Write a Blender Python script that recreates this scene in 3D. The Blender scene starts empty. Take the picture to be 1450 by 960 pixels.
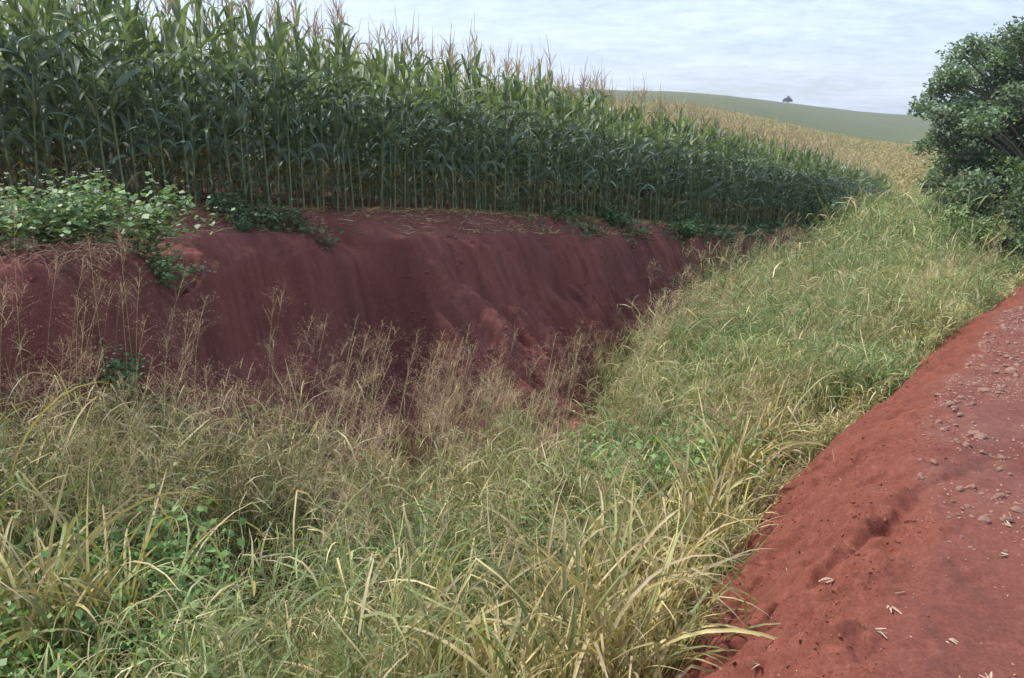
import bpy, math, random
import numpy as np
from mathutils import Vector, Matrix

R = math.radians
rng = np.random.default_rng(7)
random.seed(7)
scene = bpy.context.scene
COL = scene.collection

# ---------------------------------------------------------------- camera, sky, sun, exposure
PITCH = math.atan((480 - 190) / 1116.0)
CAMZ = 1.6
cam_d = bpy.data.cameras.new('camera')
cam_d.sensor_width = 36.0
cam_d.lens = 36.0 * 1116 / 1450
cam_d.clip_start = 0.05
cam_d.clip_end = 5000
cam = bpy.data.objects.new('camera', cam_d)
cam.location = (0, 0, CAMZ)
cam.rotation_euler = (math.pi / 2 - PITCH, 0, 0)
COL.objects.link(cam)
scene.camera = cam

SUN_EL = R(56)
SUN_DIR = Vector((-0.95, 0.30, 0)).normalized() * math.cos(SUN_EL) + Vector((0, 0, math.sin(SUN_EL)))
sun_d = bpy.data.lights.new('sun', 'SUN')
sun_d.energy = 2.9
sun_d.angle = R(4)
sun_d.color = (1.0, 0.95, 0.87)
sun = bpy.data.objects.new('sun', sun_d)
sun.rotation_euler = SUN_DIR.to_track_quat('Z', 'Y').to_euler()
sun.location = (0, 0, 30)
COL.objects.link(sun)

world = bpy.data.worlds.new('World')
scene.world = world
world.use_nodes = True
wn = world.node_tree
wn.nodes.clear()
def N(nt, typ, **kw):
    n = nt.nodes.new(typ)
    for k, v in kw.items():
        setattr(n, k, v)
    return n
def L(nt, a, b):
    nt.links.new(a, b)
wo = N(wn, 'ShaderNodeOutputWorld')
wb = N(wn, 'ShaderNodeBackground')
wb.inputs['Strength'].default_value = 0.108
sky = N(wn, 'ShaderNodeTexSky', sky_type='NISHITA')
sky.sun_disc = False
sky.sun_elevation = SUN_EL
sky.sun_rotation = math.atan2(SUN_DIR.x, SUN_DIR.y)
sky.air_density = 1.0
sky.dust_density = 2.0
tc = N(wn, 'ShaderNodeTexCoord')
sep = N(wn, 'ShaderNodeSeparateXYZ')
L(wn, tc.outputs['Generated'], sep.inputs[0])
zz = N(wn, 'ShaderNodeMath', operation='MAXIMUM'); zz.inputs[1].default_value = 0.0
L(wn, sep.outputs['Z'], zz.inputs[0])
za = N(wn, 'ShaderNodeMath', operation='ADD'); za.inputs[1].default_value = 0.10
L(wn, zz.outputs[0], za.inputs[0])
dx = N(wn, 'ShaderNodeMath', operation='DIVIDE'); dy = N(wn, 'ShaderNodeMath', operation='DIVIDE')
L(wn, sep.outputs['X'], dx.inputs[0]); L(wn, za.outputs[0], dx.inputs[1])
L(wn, sep.outputs['Y'], dy.inputs[0]); L(wn, za.outputs[0], dy.inputs[1])
cmb = N(wn, 'ShaderNodeCombineXYZ')
L(wn, dx.outputs[0], cmb.inputs[0]); L(wn, dy.outputs[0], cmb.inputs[1])
mp = N(wn, 'ShaderNodeMapping'); mp.inputs['Scale'].default_value = (1.5, 1.9, 1)
mp.inputs['Rotation'].default_value = (0, 0, 0.25)
L(wn, cmb.outputs[0], mp.inputs[0])
n1 = N(wn, 'ShaderNodeTexNoise'); n1.inputs['Scale'].default_value = 3.6; n1.inputs['Detail'].default_value = 9
n1.inputs['Roughness'].default_value = 0.7; n1.inputs['Distortion'].default_value = 0.4
n2 = N(wn, 'ShaderNodeTexNoise'); n2.inputs['Scale'].default_value = 0.45; n2.inputs['Detail'].default_value = 3
L(wn, mp.outputs[0], n1.inputs['Vector']); L(wn, mp.outputs[0], n2.inputs['Vector'])
sm = N(wn, 'ShaderNodeMath', operation='ADD')
L(wn, n1.outputs['Fac'], sm.inputs[0]); L(wn, n2.outputs['Fac'], sm.inputs[1])
cr = N(wn, 'ShaderNodeMapRange'); cr.inputs[1].default_value = 0.82; cr.inputs[2].default_value = 1.22
cr.inputs[3].default_value = 0.30; cr.inputs[4].default_value = 0.92
L(wn, sm.outputs[0], cr.inputs[0])
mx = N(wn, 'ShaderNodeMixRGB')
L(wn, cr.outputs[0], mx.inputs[0]); L(wn, sky.outputs[0], mx.inputs[1])
mx.inputs[2].default_value = (5.3, 6.1, 7.8, 1)
L(wn, mx.outputs[0], wb.inputs['Color'])
L(wn, wb.outputs[0], wo.inputs['Surface'])

vs = scene.view_settings
vs.view_transform = 'Standard'; vs.look = 'None'; vs.exposure = 0.78; vs.gamma = 1.0
vs.use_curve_mapping = False
cy = scene.cycles
cy.max_bounces = 6; cy.diffuse_bounces = 3; cy.glossy_bounces = 2; cy.transmission_bounces = 4
cy.transparent_max_bounces = 6; cy.volume_bounces = 0
cy.use_denoising = True
cy.use_adaptive_sampling = True; cy.adaptive_threshold = 0.02

# ---------------------------------------------------------------- numpy noise
PERM = np.random.default_rng(3).permutation(256)
PERM = np.concatenate([PERM, PERM, PERM])
def perlin(x, y, seed=0):
    x = np.asarray(x, float) + seed * 17.13; y = np.asarray(y, float) + seed * 9.71
    xi = np.floor(x).astype(int); yi = np.floor(y).astype(int)
    xf = x - xi; yf = y - yi
    u = xf * xf * xf * (xf * (xf * 6 - 15) + 10); v = yf * yf * yf * (yf * (yf * 6 - 15) + 10)
    def g(ix, iy, fx, fy):
        h = PERM[(PERM[ix & 255] + iy) & 255] * (2 * math.pi / 256)
        return np.cos(h) * fx + np.sin(h) * fy
    a = g(xi, yi, xf, yf); b = g(xi + 1, yi, xf - 1, yf)
    c = g(xi, yi + 1, xf, yf - 1); d = g(xi + 1, yi + 1, xf - 1, yf - 1)
    return (a + u * (b - a)) * (1 - v) + (c + u * (d - c)) * v * 1.0
def fbm(x, y, o=4, seed=0, gain=0.5):
    r = 0; a = 1.0; f = 1.0
    for i in range(o):
        r = r + a * perlin(x * f, y * f, seed + i * 3); a *= gain; f *= 2.03
    return r
def ridged(x, y, o=4, seed=0, gain=0.5):
    r = 0; a = 1.0; f = 1.0
    for i in range(o):
        r = r + a * (1 - np.abs(perlin(x * f, y * f, seed + i * 3)) * 2.2); a *= gain; f *= 2.03
    return r
def sstep(a, b, x):
    t = np.clip((x - a) / (b - a), 0, 1); return t * t * (3 - 2 * t)

# ---------------------------------------------------------------- terrain
EV = np.array((0.58, 0.8146)); EU = np.array((-0.8146, 0.58))
def uv2xy(u, v): return u * EU[0] + v * EV[0], u * EU[1] + v * EV[1]
def xy2uv(x, y): return x * EU[0] + y * EU[1], x * EV[0] + y * EV[1]
def z_road(v): return np.interp(v, [-30, 0, 7, 12, 17, 25, 40, 60, 100], [0.8, 0, -0.25, -0.55, -0.95, -1.7, -2.9, -4.2, -5])
def z_corn(v): return np.interp(v, [-30, -10, 4, 9, 17, 26.5, 40, 60, 100], [2.6, 1.7, 0.86, 0.5, -0.4, -1.4, -2.7, -3.9, -5])
def u_corn(v): return np.interp(v, [-5, 2, 4, 6, 9, 12, 17, 27, 40], [9.3, 9.0, 8.5, 8.0, 7.5, 7.25, 7.1, 7.3, 7.5])
def u_rim(v):
    return np.interp(v, [-5, 0, 2.0, 2.8, 3.6, 4.4, 5.2, 6.75, 7.1, 8.2, 12, 17, 40], [6.6, 6.7, 6.7, 6.3, 6.4, 7.05, 7.35, 7.45, 6.65, 6.75, 6.7, 6.6, 7.0]) + 0.10 * perlin(v * 0.9, v * 0, 5) + 0.06 * perlin(v * 3.1, v * 0, 6) + 0.035 * perlin(v * 9.1, v * 0, 7)
def u_foot(v):
    return np.interp(v, [-5, 1, 3.5, 5.5, 7.5, 9, 12, 20, 40], [4.3, 4.6, 4.9, 5.0, 4.3, 4.4, 4.7, 5.0, 5.0]) + 0.2 * perlin(v * 0.6, v * 0, 8)
def depth(v): return np.interp(v, [-5, 2, 3.5, 5.5, 10, 20, 32, 45], [1.15, 1.25, 1.4, 1.6, 1.75, 1.4, 0.8, 0.1])
def u_crest(v): return np.interp(v, [0, 2, 4, 7, 10, 16], [.22, .25, .40, .62, .5, .3]) + 0.16 * perlin(v * 0.55, v * 0, 2) + 0.05 * perlin(v * 2.2, v * 0, 3)
RILLS = [([(5.3, .05, 0), (4.6, .30, .035), (3.9, .52, .09), (3.3, .80, .12), (2.8, 1.0, .12), (2.2, 1.3, .12)], .06),
         ([(3.4, .30, 0), (2.9, .62, .10), (2.5, .80, .14), (2.0, 1.05, .14)], .05),
         ([(5.4, .75, 0), (4.9, 1.0, .07), (4.4, 1.4, .09)], .06), ([(4.3, .85, 0), (3.8, 1.15, .08), (3.4, 1.45, .08)], .05),
         ([(7.4, .95, 0), (6.9, 1.2, .06), (6.5, 1.5, .07)], .06), ([(3.9, .52, .09), (3.7, .80, .08), (3.2, 1.1, .09)], .05)]
def local(u, v):
    zr = z_road(v); zc = z_corn(v); zf = zr - depth(v)
    uc = u_crest(v)
    # road-side slope
    q = np.clip((u - uc) / 1.75, 0, 1)
    prof = np.interp(q, [0, .1, .2, .35, .6, .85, 1], [0, .035, .10, .25, .60, .92, 1])
    slope_mask = sstep(0.0, .15, q) * (1 - sstep(.8, 1, q))
    a = zr + (zf - zr) * prof
    rl = ridged(u * 0.9 + 0.25 * v, v * 1.7, 4, 11, 0.55)
    a = a + slope_mask * 0.12 * (rl - 1.3)
    clod = fbm(u * 5, v * 5, 4, 21, 0.6)
    clod_r = ridged(u * 7 + v * 1.5, v * 9, 3, 23, 0.6)
    near_amp = sstep(-0.2, 0.5, u) * (1 - sstep(2.2, 3.0, u)) * np.clip(0.35 + 0.65 * sstep(5.5, 2.5, v) + 0.3 * perlin(u * 1.5, v * 1.5, 41), 0.1, 1.2)
    a = a + near_amp * (0.055 * clod + 0.022 * (clod_r - 1.2)) + sstep(0, .12, q) * (1 - sstep(.8, 1, q)) * np.clip(.6 + 1.2 * perlin(u * 1.8, v * 1.8, 42), .15, 1.3) * (.016 * fbm(u * 13, v * 13, 3, 25, .7) - .014 * np.clip(1 - np.abs(perlin(u * 7 + v * 2, v * 8, 26)) * 6, 0, 1))
    # eroded channel down the slope
    w1 = 0.09 * perlin(u * 2.5, v * 2.5, 51) + .03 * perlin(u * 9, v * 9, 52)
    for line, wd in RILLS:
        best = np.full(u.shape, 9.0); dpt = np.zeros(u.shape)
        for (v0, u0, d0), (v1, u1, d1) in zip(line[:-1], line[1:]):
            du, dv = u1 - u0, v1 - v0
            t = np.clip(((u - u0) * du + (v - v0) * dv) / (du * du + dv * dv), 0, 1)
            dist = np.hypot(u - (u0 + t * du) + w1, v - (v0 + t * dv) - w1)
            dpt = np.where(dist < best, d0 + (d1 - d0) * t, dpt); best = np.minimum(best, dist)
        a = a - dpt * np.exp(-(best / wd) ** 2)
    # road unevenness
    rm = 1 - sstep(0.0, 0.5, u)
    a = a + rm * (0.02 * fbm(u * 0.8, v * 0.8, 3, 31) + 0.006 * fbm(u * 6, v * 6, 3, 33))
    a = a - rm * 0.03 * np.exp(-((u + 0.9) / 0.35) ** 2)
    # far bank
    uf = u_foot(v); ur = u_rim(v); ue = u_corn(v)
    q = np.clip((u + .16 * perlin(u * 1.6, v * 1.6, 69) * sstep(4.6, 5.4, u) - uf) / (ur - uf), 0, 1)
    k = sstep(6.3, 7.6, v) * (1 - sstep(14, 18, v))      # rilled fan to the right, steeper scarp to the left
    pL = np.interp(q, [0, .3, .6, .76, .85, .95, 1], [0, .17, .37, .52, .90, .97, 1])
    pR = np.interp(q, [0, .25, .60, .80, .88, 1], [0, .22, .54, .74, .93, 1])
    pf = pL * (1 - k) + pR * k
    zrim = zc - 0.16 - 0.24 * sstep(4.8, 3.6, v) - 0.10 * sstep(4, 7, v) * (1 - sstep(12, 16, v))
    b = zf + (zrim - zf) * pf
    bm = sstep(0.02, .2, q) * (1 - sstep(.9, 1, q))
    rills = ridged(v * 1.7 + 0.45 * perlin(u * 1.2, v * .8, 61), u * 0.25, 3, 63, 0.6)
    b = b - bm * (0.07 + 0.08 * k) * (1.6 - rills)
    wv = v * 1.35 + 0.55 * perlin(u * .9, v * .9, 64) + .15 * perlin(u * 4, v * 4, 65)
    g1 = np.clip(1 - np.abs(perlin(wv, u * .22, 66)) * 5, 0, 1) ** 1.5; g2 = np.clip(1 - np.abs(perlin(wv * 2.3, u * .3, 67)) * 4, 0, 1) ** 1.5
    b = b - bm * (.20 + k) * (0.26 * g1 + 0.13 * g2) * sstep(1.0, .75, q)
    b = b + bm * 0.14 * fbm(u * 1.1, v * 1.15, 2, 68)
    b = b + bm * 0.075 * (ridged(v * 4.2 + .4 * u, u * 2.6, 4, 78, .6) - 1.3) * np.clip(.5 + 1.2 * perlin(u * 1.3, v * 1.3, 79), .15, 1.2)
    st_ = fbm(u * 2.6 + 1.1 * v, v * .8 - u * .4, 3, 83, .5)
    b = b + bm * .07 * np.floor(st_ * 5) / 5 * 2
    b = b + bm * (0.09 * fbm(u * 2.2, v * 2.0, 5, 71, 0.6) + 0.03 * fbm(u * 9, v * 7, 3, 73, 0.6))
    b = b + (1 - sstep(.0, .25, q)) * sstep(3.2, 3.8, u) * 0.05 * fbm(u * 3, v * 3, 3, 77)
    # debris mound at the foot of the left scarp and a spur between the two hollows
    b = b + 0.18 * np.exp(-(((u - 5.9) / .6) ** 2 + ((v - 7.5) / .4) ** 2))
    b = b - 0.65 * np.exp(-(((u - 6.5) / .42) ** 4 + ((v - 6.35) / .55) ** 4))
    b = b - 0.30 * np.exp(-(((u - 5.3) / .5) ** 2 + ((v - 5.6) / .35) ** 2))
    b = b - 0.25 * np.exp(-(((u - 6.1 - .3*(v-4.6)) / .3) ** 2 + ((v - 4.6) / .35) ** 2))
    b = b + 0.25 * np.exp(-(((u - 6.5) / .45) ** 2 + ((v - 3.1) / .6) ** 2))
    # lip, then field
    t = np.clip((u - ur) / np.maximum(ue - ur, .1), 0, 1)
    b = b + bm * .05 * np.clip(fbm(u * 3.5, v * 3.5, 3, 74, .6) * 3, -.6, 1) * sstep(.75, .4, q)
    b = b + np.where(u > ur, (zc - zrim) * sstep(0, 1, t), 0)
    b = b + np.where(u > ue, 0.03 * np.minimum(u - ue, 60) + 0.012 * (u - ue), 0) * (1 - 0.0)
    b = b + sstep(0, .3, u - ur) * 0.03 * fbm(u * 2.2, v * 2.2, 4, 81, 0.6)
    return np.where(u < 3.5, a, b)
TT = np.array([-1.2, -.6, 0, .157, .52, .65, 1.2])
TY = np.array([30, 45, 70, 100, 150, 200, 300, 450, 700, 1600.])
TZ = np.array([[3, 3, 3, 4, 6, 9, 15, 24, 26, 26],
               [1, 1, 1, 3, 6, 9, 16, 25, 28, 28],
               [-1.5, -2, -1.5, 1.5, 6, 10.5, 18, 28, 30, 30],
               [-2.2, -2.8, -3, 1, 5.3, 9.6, 15.8, 24.6, 26, 26],
               [-2.8, -3.4, -4.6, -3.4, -2.6, -1.1, 3.6, 11.7, 12, 12],
               [-3, -3.6, -4.8, -4.5, -4, -2.5, 1, 7.6, 9, 9],
               [-3, -4, -5, -5, -5, -4, -2, 3, 5, 5]])
def far(x, y):
    yy = np.maximum(y, 1.0); t = np.clip(x / yy, -1.19, 1.19)
    rows = np.stack([np.interp(y, TY, TZ[i]) for i in range(len(TT))])
    idx = np.clip(np.searchsorted(TT, t) - 1, 0, len(TT) - 2)
    f = (t - TT[idx]) / (TT[idx + 1] - TT[idx]); f = f * f * (3 - 2 * f)
    lo = np.take_along_axis(rows, idx[None], 0)[0]; hi = np.take_along_axis(rows, (idx + 1)[None], 0)[0]
    return lo + (hi - lo) * f + 0.35 * perlin(x * .02, y * .02, 91)
def ground(x, y):
    x = np.asarray(x, float); y = np.asarray(y, float)
    sh = np.broadcast(x, y).shape
    x = np.broadcast_to(x, sh).ravel(); y = np.broadcast_to(y, sh).ravel()
    u, v = xy2uv(x, y)
    vv = np.clip(v, -60, 90)
    a = local(u, vv); b = far(x, y)
    w = sstep(44, 66, y)
    return (a * (1 - w) + b * w).reshape(sh)
def gz(x, y): return float(ground(np.array([x]), np.array([y]))[0])

# ---------------------------------------------------------------- mesh accumulator
class Acc:
    def __init__(s): s.V = []; s.F = []; s.C = []; s.n = 0
    def add(s, V, F, C):
        V = np.asarray(V, float).reshape(-1, 3); C = np.asarray(C, float)
        if C.ndim == 1: C = np.tile(C, (len(V), 1))
        s.V.append(V); s.F.append(np.asarray(F, int).reshape(-1, 4) + s.n); s.C.append(C); s.n += len(V)
    def merge(s, o):
        for V, F, C in zip(o.V, o.F, o.C):
            pass
    def arrays(s): return np.concatenate(s.V), np.concatenate(s.F), np.concatenate(s.C)
    def build(s, name, mat, parent=None, smooth=True, link=True):
        V, F, C = s.arrays()
        return quad_obj(name, V, F, C, mat, parent, smooth, link)
def quad_mesh(name, V, F, C, mat, smooth=True):
    me = bpy.data.meshes.new(name)
    nf = len(F)
    me.vertices.add(len(V)); me.vertices.foreach_set('co', V.astype(np.float32).ravel())
    me.loops.add(nf * 4); me.loops.foreach_set('vertex_index', F.astype(np.int32).ravel())
    me.polygons.add(nf); me.polygons.foreach_set('loop_start', np.arange(0, nf * 4, 4, dtype=np.int32))
    me.polygons.foreach_set('use_smooth', np.full(nf, smooth))
    if C is not None:
        at = me.color_attributes.new('Col', 'FLOAT_COLOR', 'POINT')
        at.data.foreach_set('color', np.concatenate([np.clip(C, 0, 1), np.ones((len(C), 1))], 1).astype(np.float32).ravel())
    me.update(calc_edges=True)
    me.materials.append(mat)
    return me
def quad_obj(name, V, F, C, mat, parent=None, smooth=True, link=True):
    o = bpy.data.objects.new(name, quad_mesh(name, V, F, C, mat, smooth))
    if link: COL.objects.link(o)
    if parent: o.parent = parent
    return o
def tag(o, label=None, cat=None, group=None, kind=None):
    if label: o['label'] = label
    if cat: o['category'] = cat
    if group: o['group'] = group
    if kind: o['kind'] = kind
    return o
def empty(name, loc, rz=0.0, sc=1.0):
    o = bpy.data.objects.new(name, None)
    o.empty_display_size = 0.1
    o.location = loc; o.rotation_euler = (0, 0, rz); o.scale = (sc, sc, sc)
    COL.objects.link(o); return o
def copy_tree(o, parent=None):
    c = o.copy(); COL.objects.link(c); c.parent = parent
    for ch in o.children: copy_tree(ch, c)
    return c

def ribbons(acc, P, az, th0, curl, Ln, w, c0, c1, n=5, p=1.4, drift=None, twist=None, fold=None, crease=0.0, lean=None, root=0.5, tip=0.02, mid=None):
    """blades growing from P; th0 angle from vertical, curl added to it towards the tip; c0/c1 colours at root and tip"""
    P = np.asarray(P, float).reshape(-1, 3); m = len(P)
    one = np.ones(m)
    az, th0, curl, Ln, w = [np.asarray(a, float) * one for a in (az, th0, curl, Ln, w)]
    drift = (0 if drift is None else drift) * one; twist = (0 if twist is None else twist) * one
    s = np.linspace(0, 1, n + 1)
    sm_ = (s[:-1] + s[1:]) / 2
    def angs(ss):
        th = th0[:, None] + curl[:, None] * ss[None] ** p
        if fold is not None:
            fs, fa = fold
            th = th + (np.asarray(fa) * one)[:, None] * (ss[None] > (np.asarray(fs) * one)[:, None])
        th = np.clip(th, -3.0, 3.0)
        return th, az[:, None] + drift[:, None] * ss[None]
    th, aa = angs(sm_)
    d = np.stack([np.sin(th) * np.cos(aa), np.sin(th) * np.sin(aa), np.cos(th)], -1)
    if lean is not None: d = d + np.asarray(lean)[None, None, :] * sm_[None, :, None]
    d /= np.linalg.norm(d, axis=-1, keepdims=True)
    pos = np.concatenate([np.zeros((m, 1, 3)), np.cumsum(d * (Ln / n)[:, None, None], 1)], 1) + P[:, None]
    dd = np.concatenate([d, d[:, -1:]], 1)
    _, ae = angs(s)
    side = np.stack([-np.sin(ae), np.cos(ae), np.zeros_like(ae)], -1)
    nor = np.cross(dd, side)
    tw = twist[:, None] * (0.35 + s[None])
    sd = side * np.cos(tw)[..., None] + nor * np.sin(tw)[..., None]
    nr = np.cross(dd, sd)
    prof = np.minimum(1.0, root + 4 * s * (1 - root)) * np.clip(1 - s ** 2.2, tip, 1)
    hw = 0.5 * w[:, None] * prof[None]
    c0 = np.asarray(c0, float) * np.ones((m, 3)); c1 = np.asarray(c1, float) * np.ones((m, 3))
    g = (s ** 1.5)[None, :, None]
    cc = c0[:, None] * (1 - g) + c1[:, None] * g
    if crease:
        rows = np.stack([pos - sd * hw[..., None], pos - nr * (crease * hw)[..., None] * 1.0, pos + sd * hw[..., None]], 2)
        k = 3
    else:
        rows = np.stack([pos - sd * hw[..., None], pos + sd * hw[..., None]], 2); k = 2
    V = rows.reshape(-1, 3)
    C = np.repeat(cc[:, :, None, :], k, 2)
    if crease and mid is not None:
        C = C.copy(); C[:, :, 1] = C[:, :, 1] * 0.5 + np.asarray(mid) * 0.5
    base = (np.arange(m) * (n + 1) * k)[:, None, None]
    ii = (np.arange(n) * k)[None, :, None]
    jj = np.arange(k - 1)[None, None, :]
    b = base + ii + jj
    F = np.stack([b, b + 1, b + k + 1, b + k], -1).reshape(-1, 4)
    acc.add(V, F, C.reshape(-1, 3))
    return pos
def tube(acc, pts, rad, k, c0, c1=None):
    pts = np.asarray(pts, float); rad = np.asarray(rad, float) * np.ones(len(pts)); n = len(pts)
    t = np.gradient(pts, axis=0); t /= np.linalg.norm(t, axis=1, keepdims=True)
    ref = np.array((1., 0, 0)) if abs(t[0][0]) < .8 else np.array((0, 1., 0))
    s = np.cross(t, ref); s /= np.linalg.norm(s, axis=1, keepdims=True); q = np.cross(t, s)
    a = np.arange(k) * 2 * math.pi / k
    V = pts[:, None] + rad[:, None, None] * (np.cos(a)[None, :, None] * s[:, None] + np.sin(a)[None, :, None] * q[:, None])
    F = []
    for i in range(n - 1):
        for j in range(k):
            F.append((i * k + j, i * k + (j + 1) % k, (i + 1) * k + (j + 1) % k, (i + 1) * k + j))
    c0 = np.asarray(c0, float); c1 = c0 if c1 is None else np.asarray(c1, float)
    g = np.linspace(0, 1, n)[:, None, None]
    C = (c0 * (1 - g) + c1 * g) * np.ones((n, k, 1))
    acc.add(V, F, C.reshape(-1, 3))
def leaves(acc, P, size, cols, flat=0.5, asp=0.55, up=0.35):
    """diamond leaves at points P, random facing (biased upwards by `up`)"""
    P = np.asarray(P, float).reshape(-1, 3); m = len(P)
    nrm = rng.normal(size=(m, 3)); nrm[:, 2] = np.abs(nrm[:, 2]) + up; nrm /= np.linalg.norm(nrm, axis=1, keepdims=True)
    t = rng.normal(size=(m, 3)); t -= nrm * (t * nrm).sum(1, keepdims=True); t /= np.linalg.norm(t, axis=1, keepdims=True)
    s = np.cross(nrm, t)
    sz = (np.asarray(size, float) * np.ones(m))[:, None]
    V = np.stack([P - t * sz * .5, P + s * sz * .5 * asp - t * sz * .08 + nrm * sz * .08, P + t * sz * .5 - nrm * sz * .05, P - s * sz * .5 * asp - t * sz * .08 + nrm * sz * .08], 1)
    F = np.arange(m * 4).reshape(m, 4)
    acc.add(V, F, np.repeat(np.asarray(cols, float) * np.ones((m, 3)), 4, 0))

# ---------------------------------------------------------------- materials
def mat_new(name):
    m = bpy.data.materials.new(name); m.use_nodes = True; nt = m.node_tree; nt.nodes.clear()
    out = N(nt, 'ShaderNodeOutputMaterial'); pb = N(nt, 'ShaderNodeBsdfPrincipled')
    L(nt, pb.outputs[0], out.inputs['Surface'])
    return m, nt, out, pb
def leaf_mat(name, rough=0.5, trans=0.35, spec=0.5, tcol=(1.25, 1.35, 0.7), nscale=9.0, var=0.35):
    m, nt, out, pb = mat_new(name)
    at = N(nt, 'ShaderNodeAttribute', attribute_name='Col')
    oc = N(nt, 'ShaderNodeTexCoord')
    nz = N(nt, 'ShaderNodeTexNoise'); nz.inputs['Scale'].default_value = nscale; nz.inputs['Detail'].default_value = 3
    L(nt, oc.outputs['Object'], nz.inputs['Vector'])
    mr = N(nt, 'ShaderNodeMapRange'); mr.inputs[1].default_value = .3; mr.inputs[2].default_value = .7
    mr.inputs[3].default_value = 1 - var; mr.inputs[4].default_value = 1 + var
    L(nt, nz.outputs['Fac'], mr.inputs[0])
    mu = N(nt, 'ShaderNodeVectorMath', operation='SCALE')
    L(nt, at.outputs['Color'], mu.inputs[0]); L(nt, mr.outputs[0], mu.inputs['Scale'])
    L(nt, mu.outputs[0], pb.inputs['Base Color'])
    pb.inputs['Roughness'].default_value = rough
    pb.inputs['Specular IOR Level'].default_value = spec
    if trans > 0:
        tr = N(nt, 'ShaderNodeBsdfTranslucent')
        m2 = N(nt, 'ShaderNodeVectorMath', operation='MULTIPLY'); m2.inputs[1].default_value = tcol
        L(nt, mu.outputs[0], m2.inputs[0]); L(nt, m2.outputs[0], tr.inputs['Color'])
        ms = N(nt, 'ShaderNodeMixShader'); ms.inputs[0].default_value = trans
        L(nt, pb.outputs[0], ms.inputs[1]); L(nt, tr.outputs[0], ms.inputs[2]); L(nt, ms.outputs[0], out.inputs['Surface'])
    return m
def soil_mat(name, ca, cb, cc, bump=0.02, scale=1.0, rough=0.95, attr=False):
    m, nt, out, pb = mat_new(name)
    oc = N(nt, 'ShaderNodeTexCoord')
    def noise(sc, det, ro=0.6):
        n = N(nt, 'ShaderNodeTexNoise'); n.inputs['Scale'].default_value = sc * scale; n.inputs['Detail'].default_value = det
        n.inputs['Roughness'].default_value = ro; L(nt, oc.outputs['Object'], n.inputs['Vector']); return n
    a = noise(1.1, 8); b = noise(14, 6, .7); c = noise(70, 4, .7)
    r1 = N(nt, 'ShaderNodeMapRange'); r1.inputs[1].default_value = .35; r1.inputs[2].default_value = .65; L(nt, a.outputs['Fac'], r1.inputs[0])
    m1 = N(nt, 'ShaderNodeMixRGB'); m1.inputs[1].default_value = (*ca, 1); m1.inputs[2].default_value = (*cb, 1); L(nt, r1.outputs[0], m1.inputs[0])
    r2 = N(nt, 'ShaderNodeMapRange'); r2.inputs[1].default_value = .5; r2.inputs[2].default_value = .72; r2.inputs[4].default_value = .8; L(nt, b.outputs['Fac'], r2.inputs[0])
    m2 = N(nt, 'ShaderNodeMixRGB'); m2.inputs[2].default_value = (*cc, 1); L(nt, r2.outputs[0], m2.inputs[0]); L(nt, m1.outputs[0], m2.inputs[1])
    r3 = N(nt, 'ShaderNodeMapRange'); r3.inputs[1].default_value = .3; r3.inputs[2].default_value = .7; r3.inputs[3].default_value = .72; r3.inputs[4].default_value = 1.28; L(nt, c.outputs['Fac'], r3.inputs[0])
    sc_ = N(nt, 'ShaderNodeVectorMath', operation='SCALE'); L(nt, m2.outputs[0], sc_.inputs[0]); L(nt, r3.outputs[0], sc_.inputs['Scale'])
    if attr:
        at = N(nt, 'ShaderNodeAttribute', attribute_name='Col')
        mm = N(nt, 'ShaderNodeVectorMath', operation='MULTIPLY'); L(nt, at.outputs['Color'], mm.inputs[0]); L(nt, sc_.outputs[0], mm.inputs[1])
        L(nt, mm.outputs[0], pb.inputs['Base Color'])
    else:
        L(nt, sc_.outputs[0], pb.inputs['Base Color'])
    pb.inputs['Roughness'].default_value = rough; pb.inputs['Specular IOR Level'].default_value = 0.2
    ad = N(nt, 'ShaderNodeMath', operation='MULTIPLY_ADD'); ad.inputs[1].default_value = 0.5
    L(nt, c.outputs['Fac'], ad.inputs[0]); L(nt, b.outputs['Fac'], ad.inputs[2])
    bp = N(nt, 'ShaderNodeBump'); bp.inputs['Strength'].default_value = 0.9; bp.inputs['Distance'].default_value = bump
    if attr:
        wv = N(nt, 'ShaderNodeTexNoise'); wv.inputs['Scale'].default_value = 6; wv.inputs['Detail'].default_value = 3; L(nt, oc.outputs['Object'], wv.inputs['Vector'])
        wm = N(nt, 'ShaderNodeMixRGB'); wm.inputs[0].default_value = .12; L(nt, oc.outputs['Object'], wm.inputs[1]); L(nt, wv.outputs['Color'], wm.inputs[2])
        acc_ = ad.outputs[0]
        for sc2, wt in ((7, .9), (19, .5), (45, .25)):
            vo = N(nt, 'ShaderNodeTexVoronoi', feature='SMOOTH_F1'); vo.inputs['Scale'].default_value = sc2; vo.inputs['Smoothness'].default_value = .25
            L(nt, wm.outputs[0], vo.inputs['Vector'])
            gate = N(nt, 'ShaderNodeMath', operation='MULTIPLY'); L(nt, vo.outputs['Distance'], gate.inputs[0]); L(nt, r1.outputs[0], gate.inputs[1])
            k2 = N(nt, 'ShaderNodeMath', operation='MULTIPLY_ADD'); k2.inputs[1].default_value = -wt
            L(nt, gate.outputs[0], k2.inputs[0]); L(nt, acc_, k2.inputs[2]); acc_ = k2.outputs[0]
        L(nt, acc_, bp.inputs['Height'])
    else:
        L(nt, ad.outputs[0], bp.inputs['Height']); L(nt, bp.outputs[0], pb.inputs['Normal'])
    return m
M_soil = soil_mat('red_soil', (1, 1, 1), (.80, .78, .80), (1.25, 1.35, 1.4), 0.06, attr=True)
M_leaf = leaf_mat('grass_blade', 0.5, 0.22, 0.4, nscale=6, var=0.25)
M_maize = leaf_mat('maize_leaf', 0.55, 0.30, 0.7, tcol=(1.25, 1.35, .65), nscale=7, var=0.3)
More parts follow.
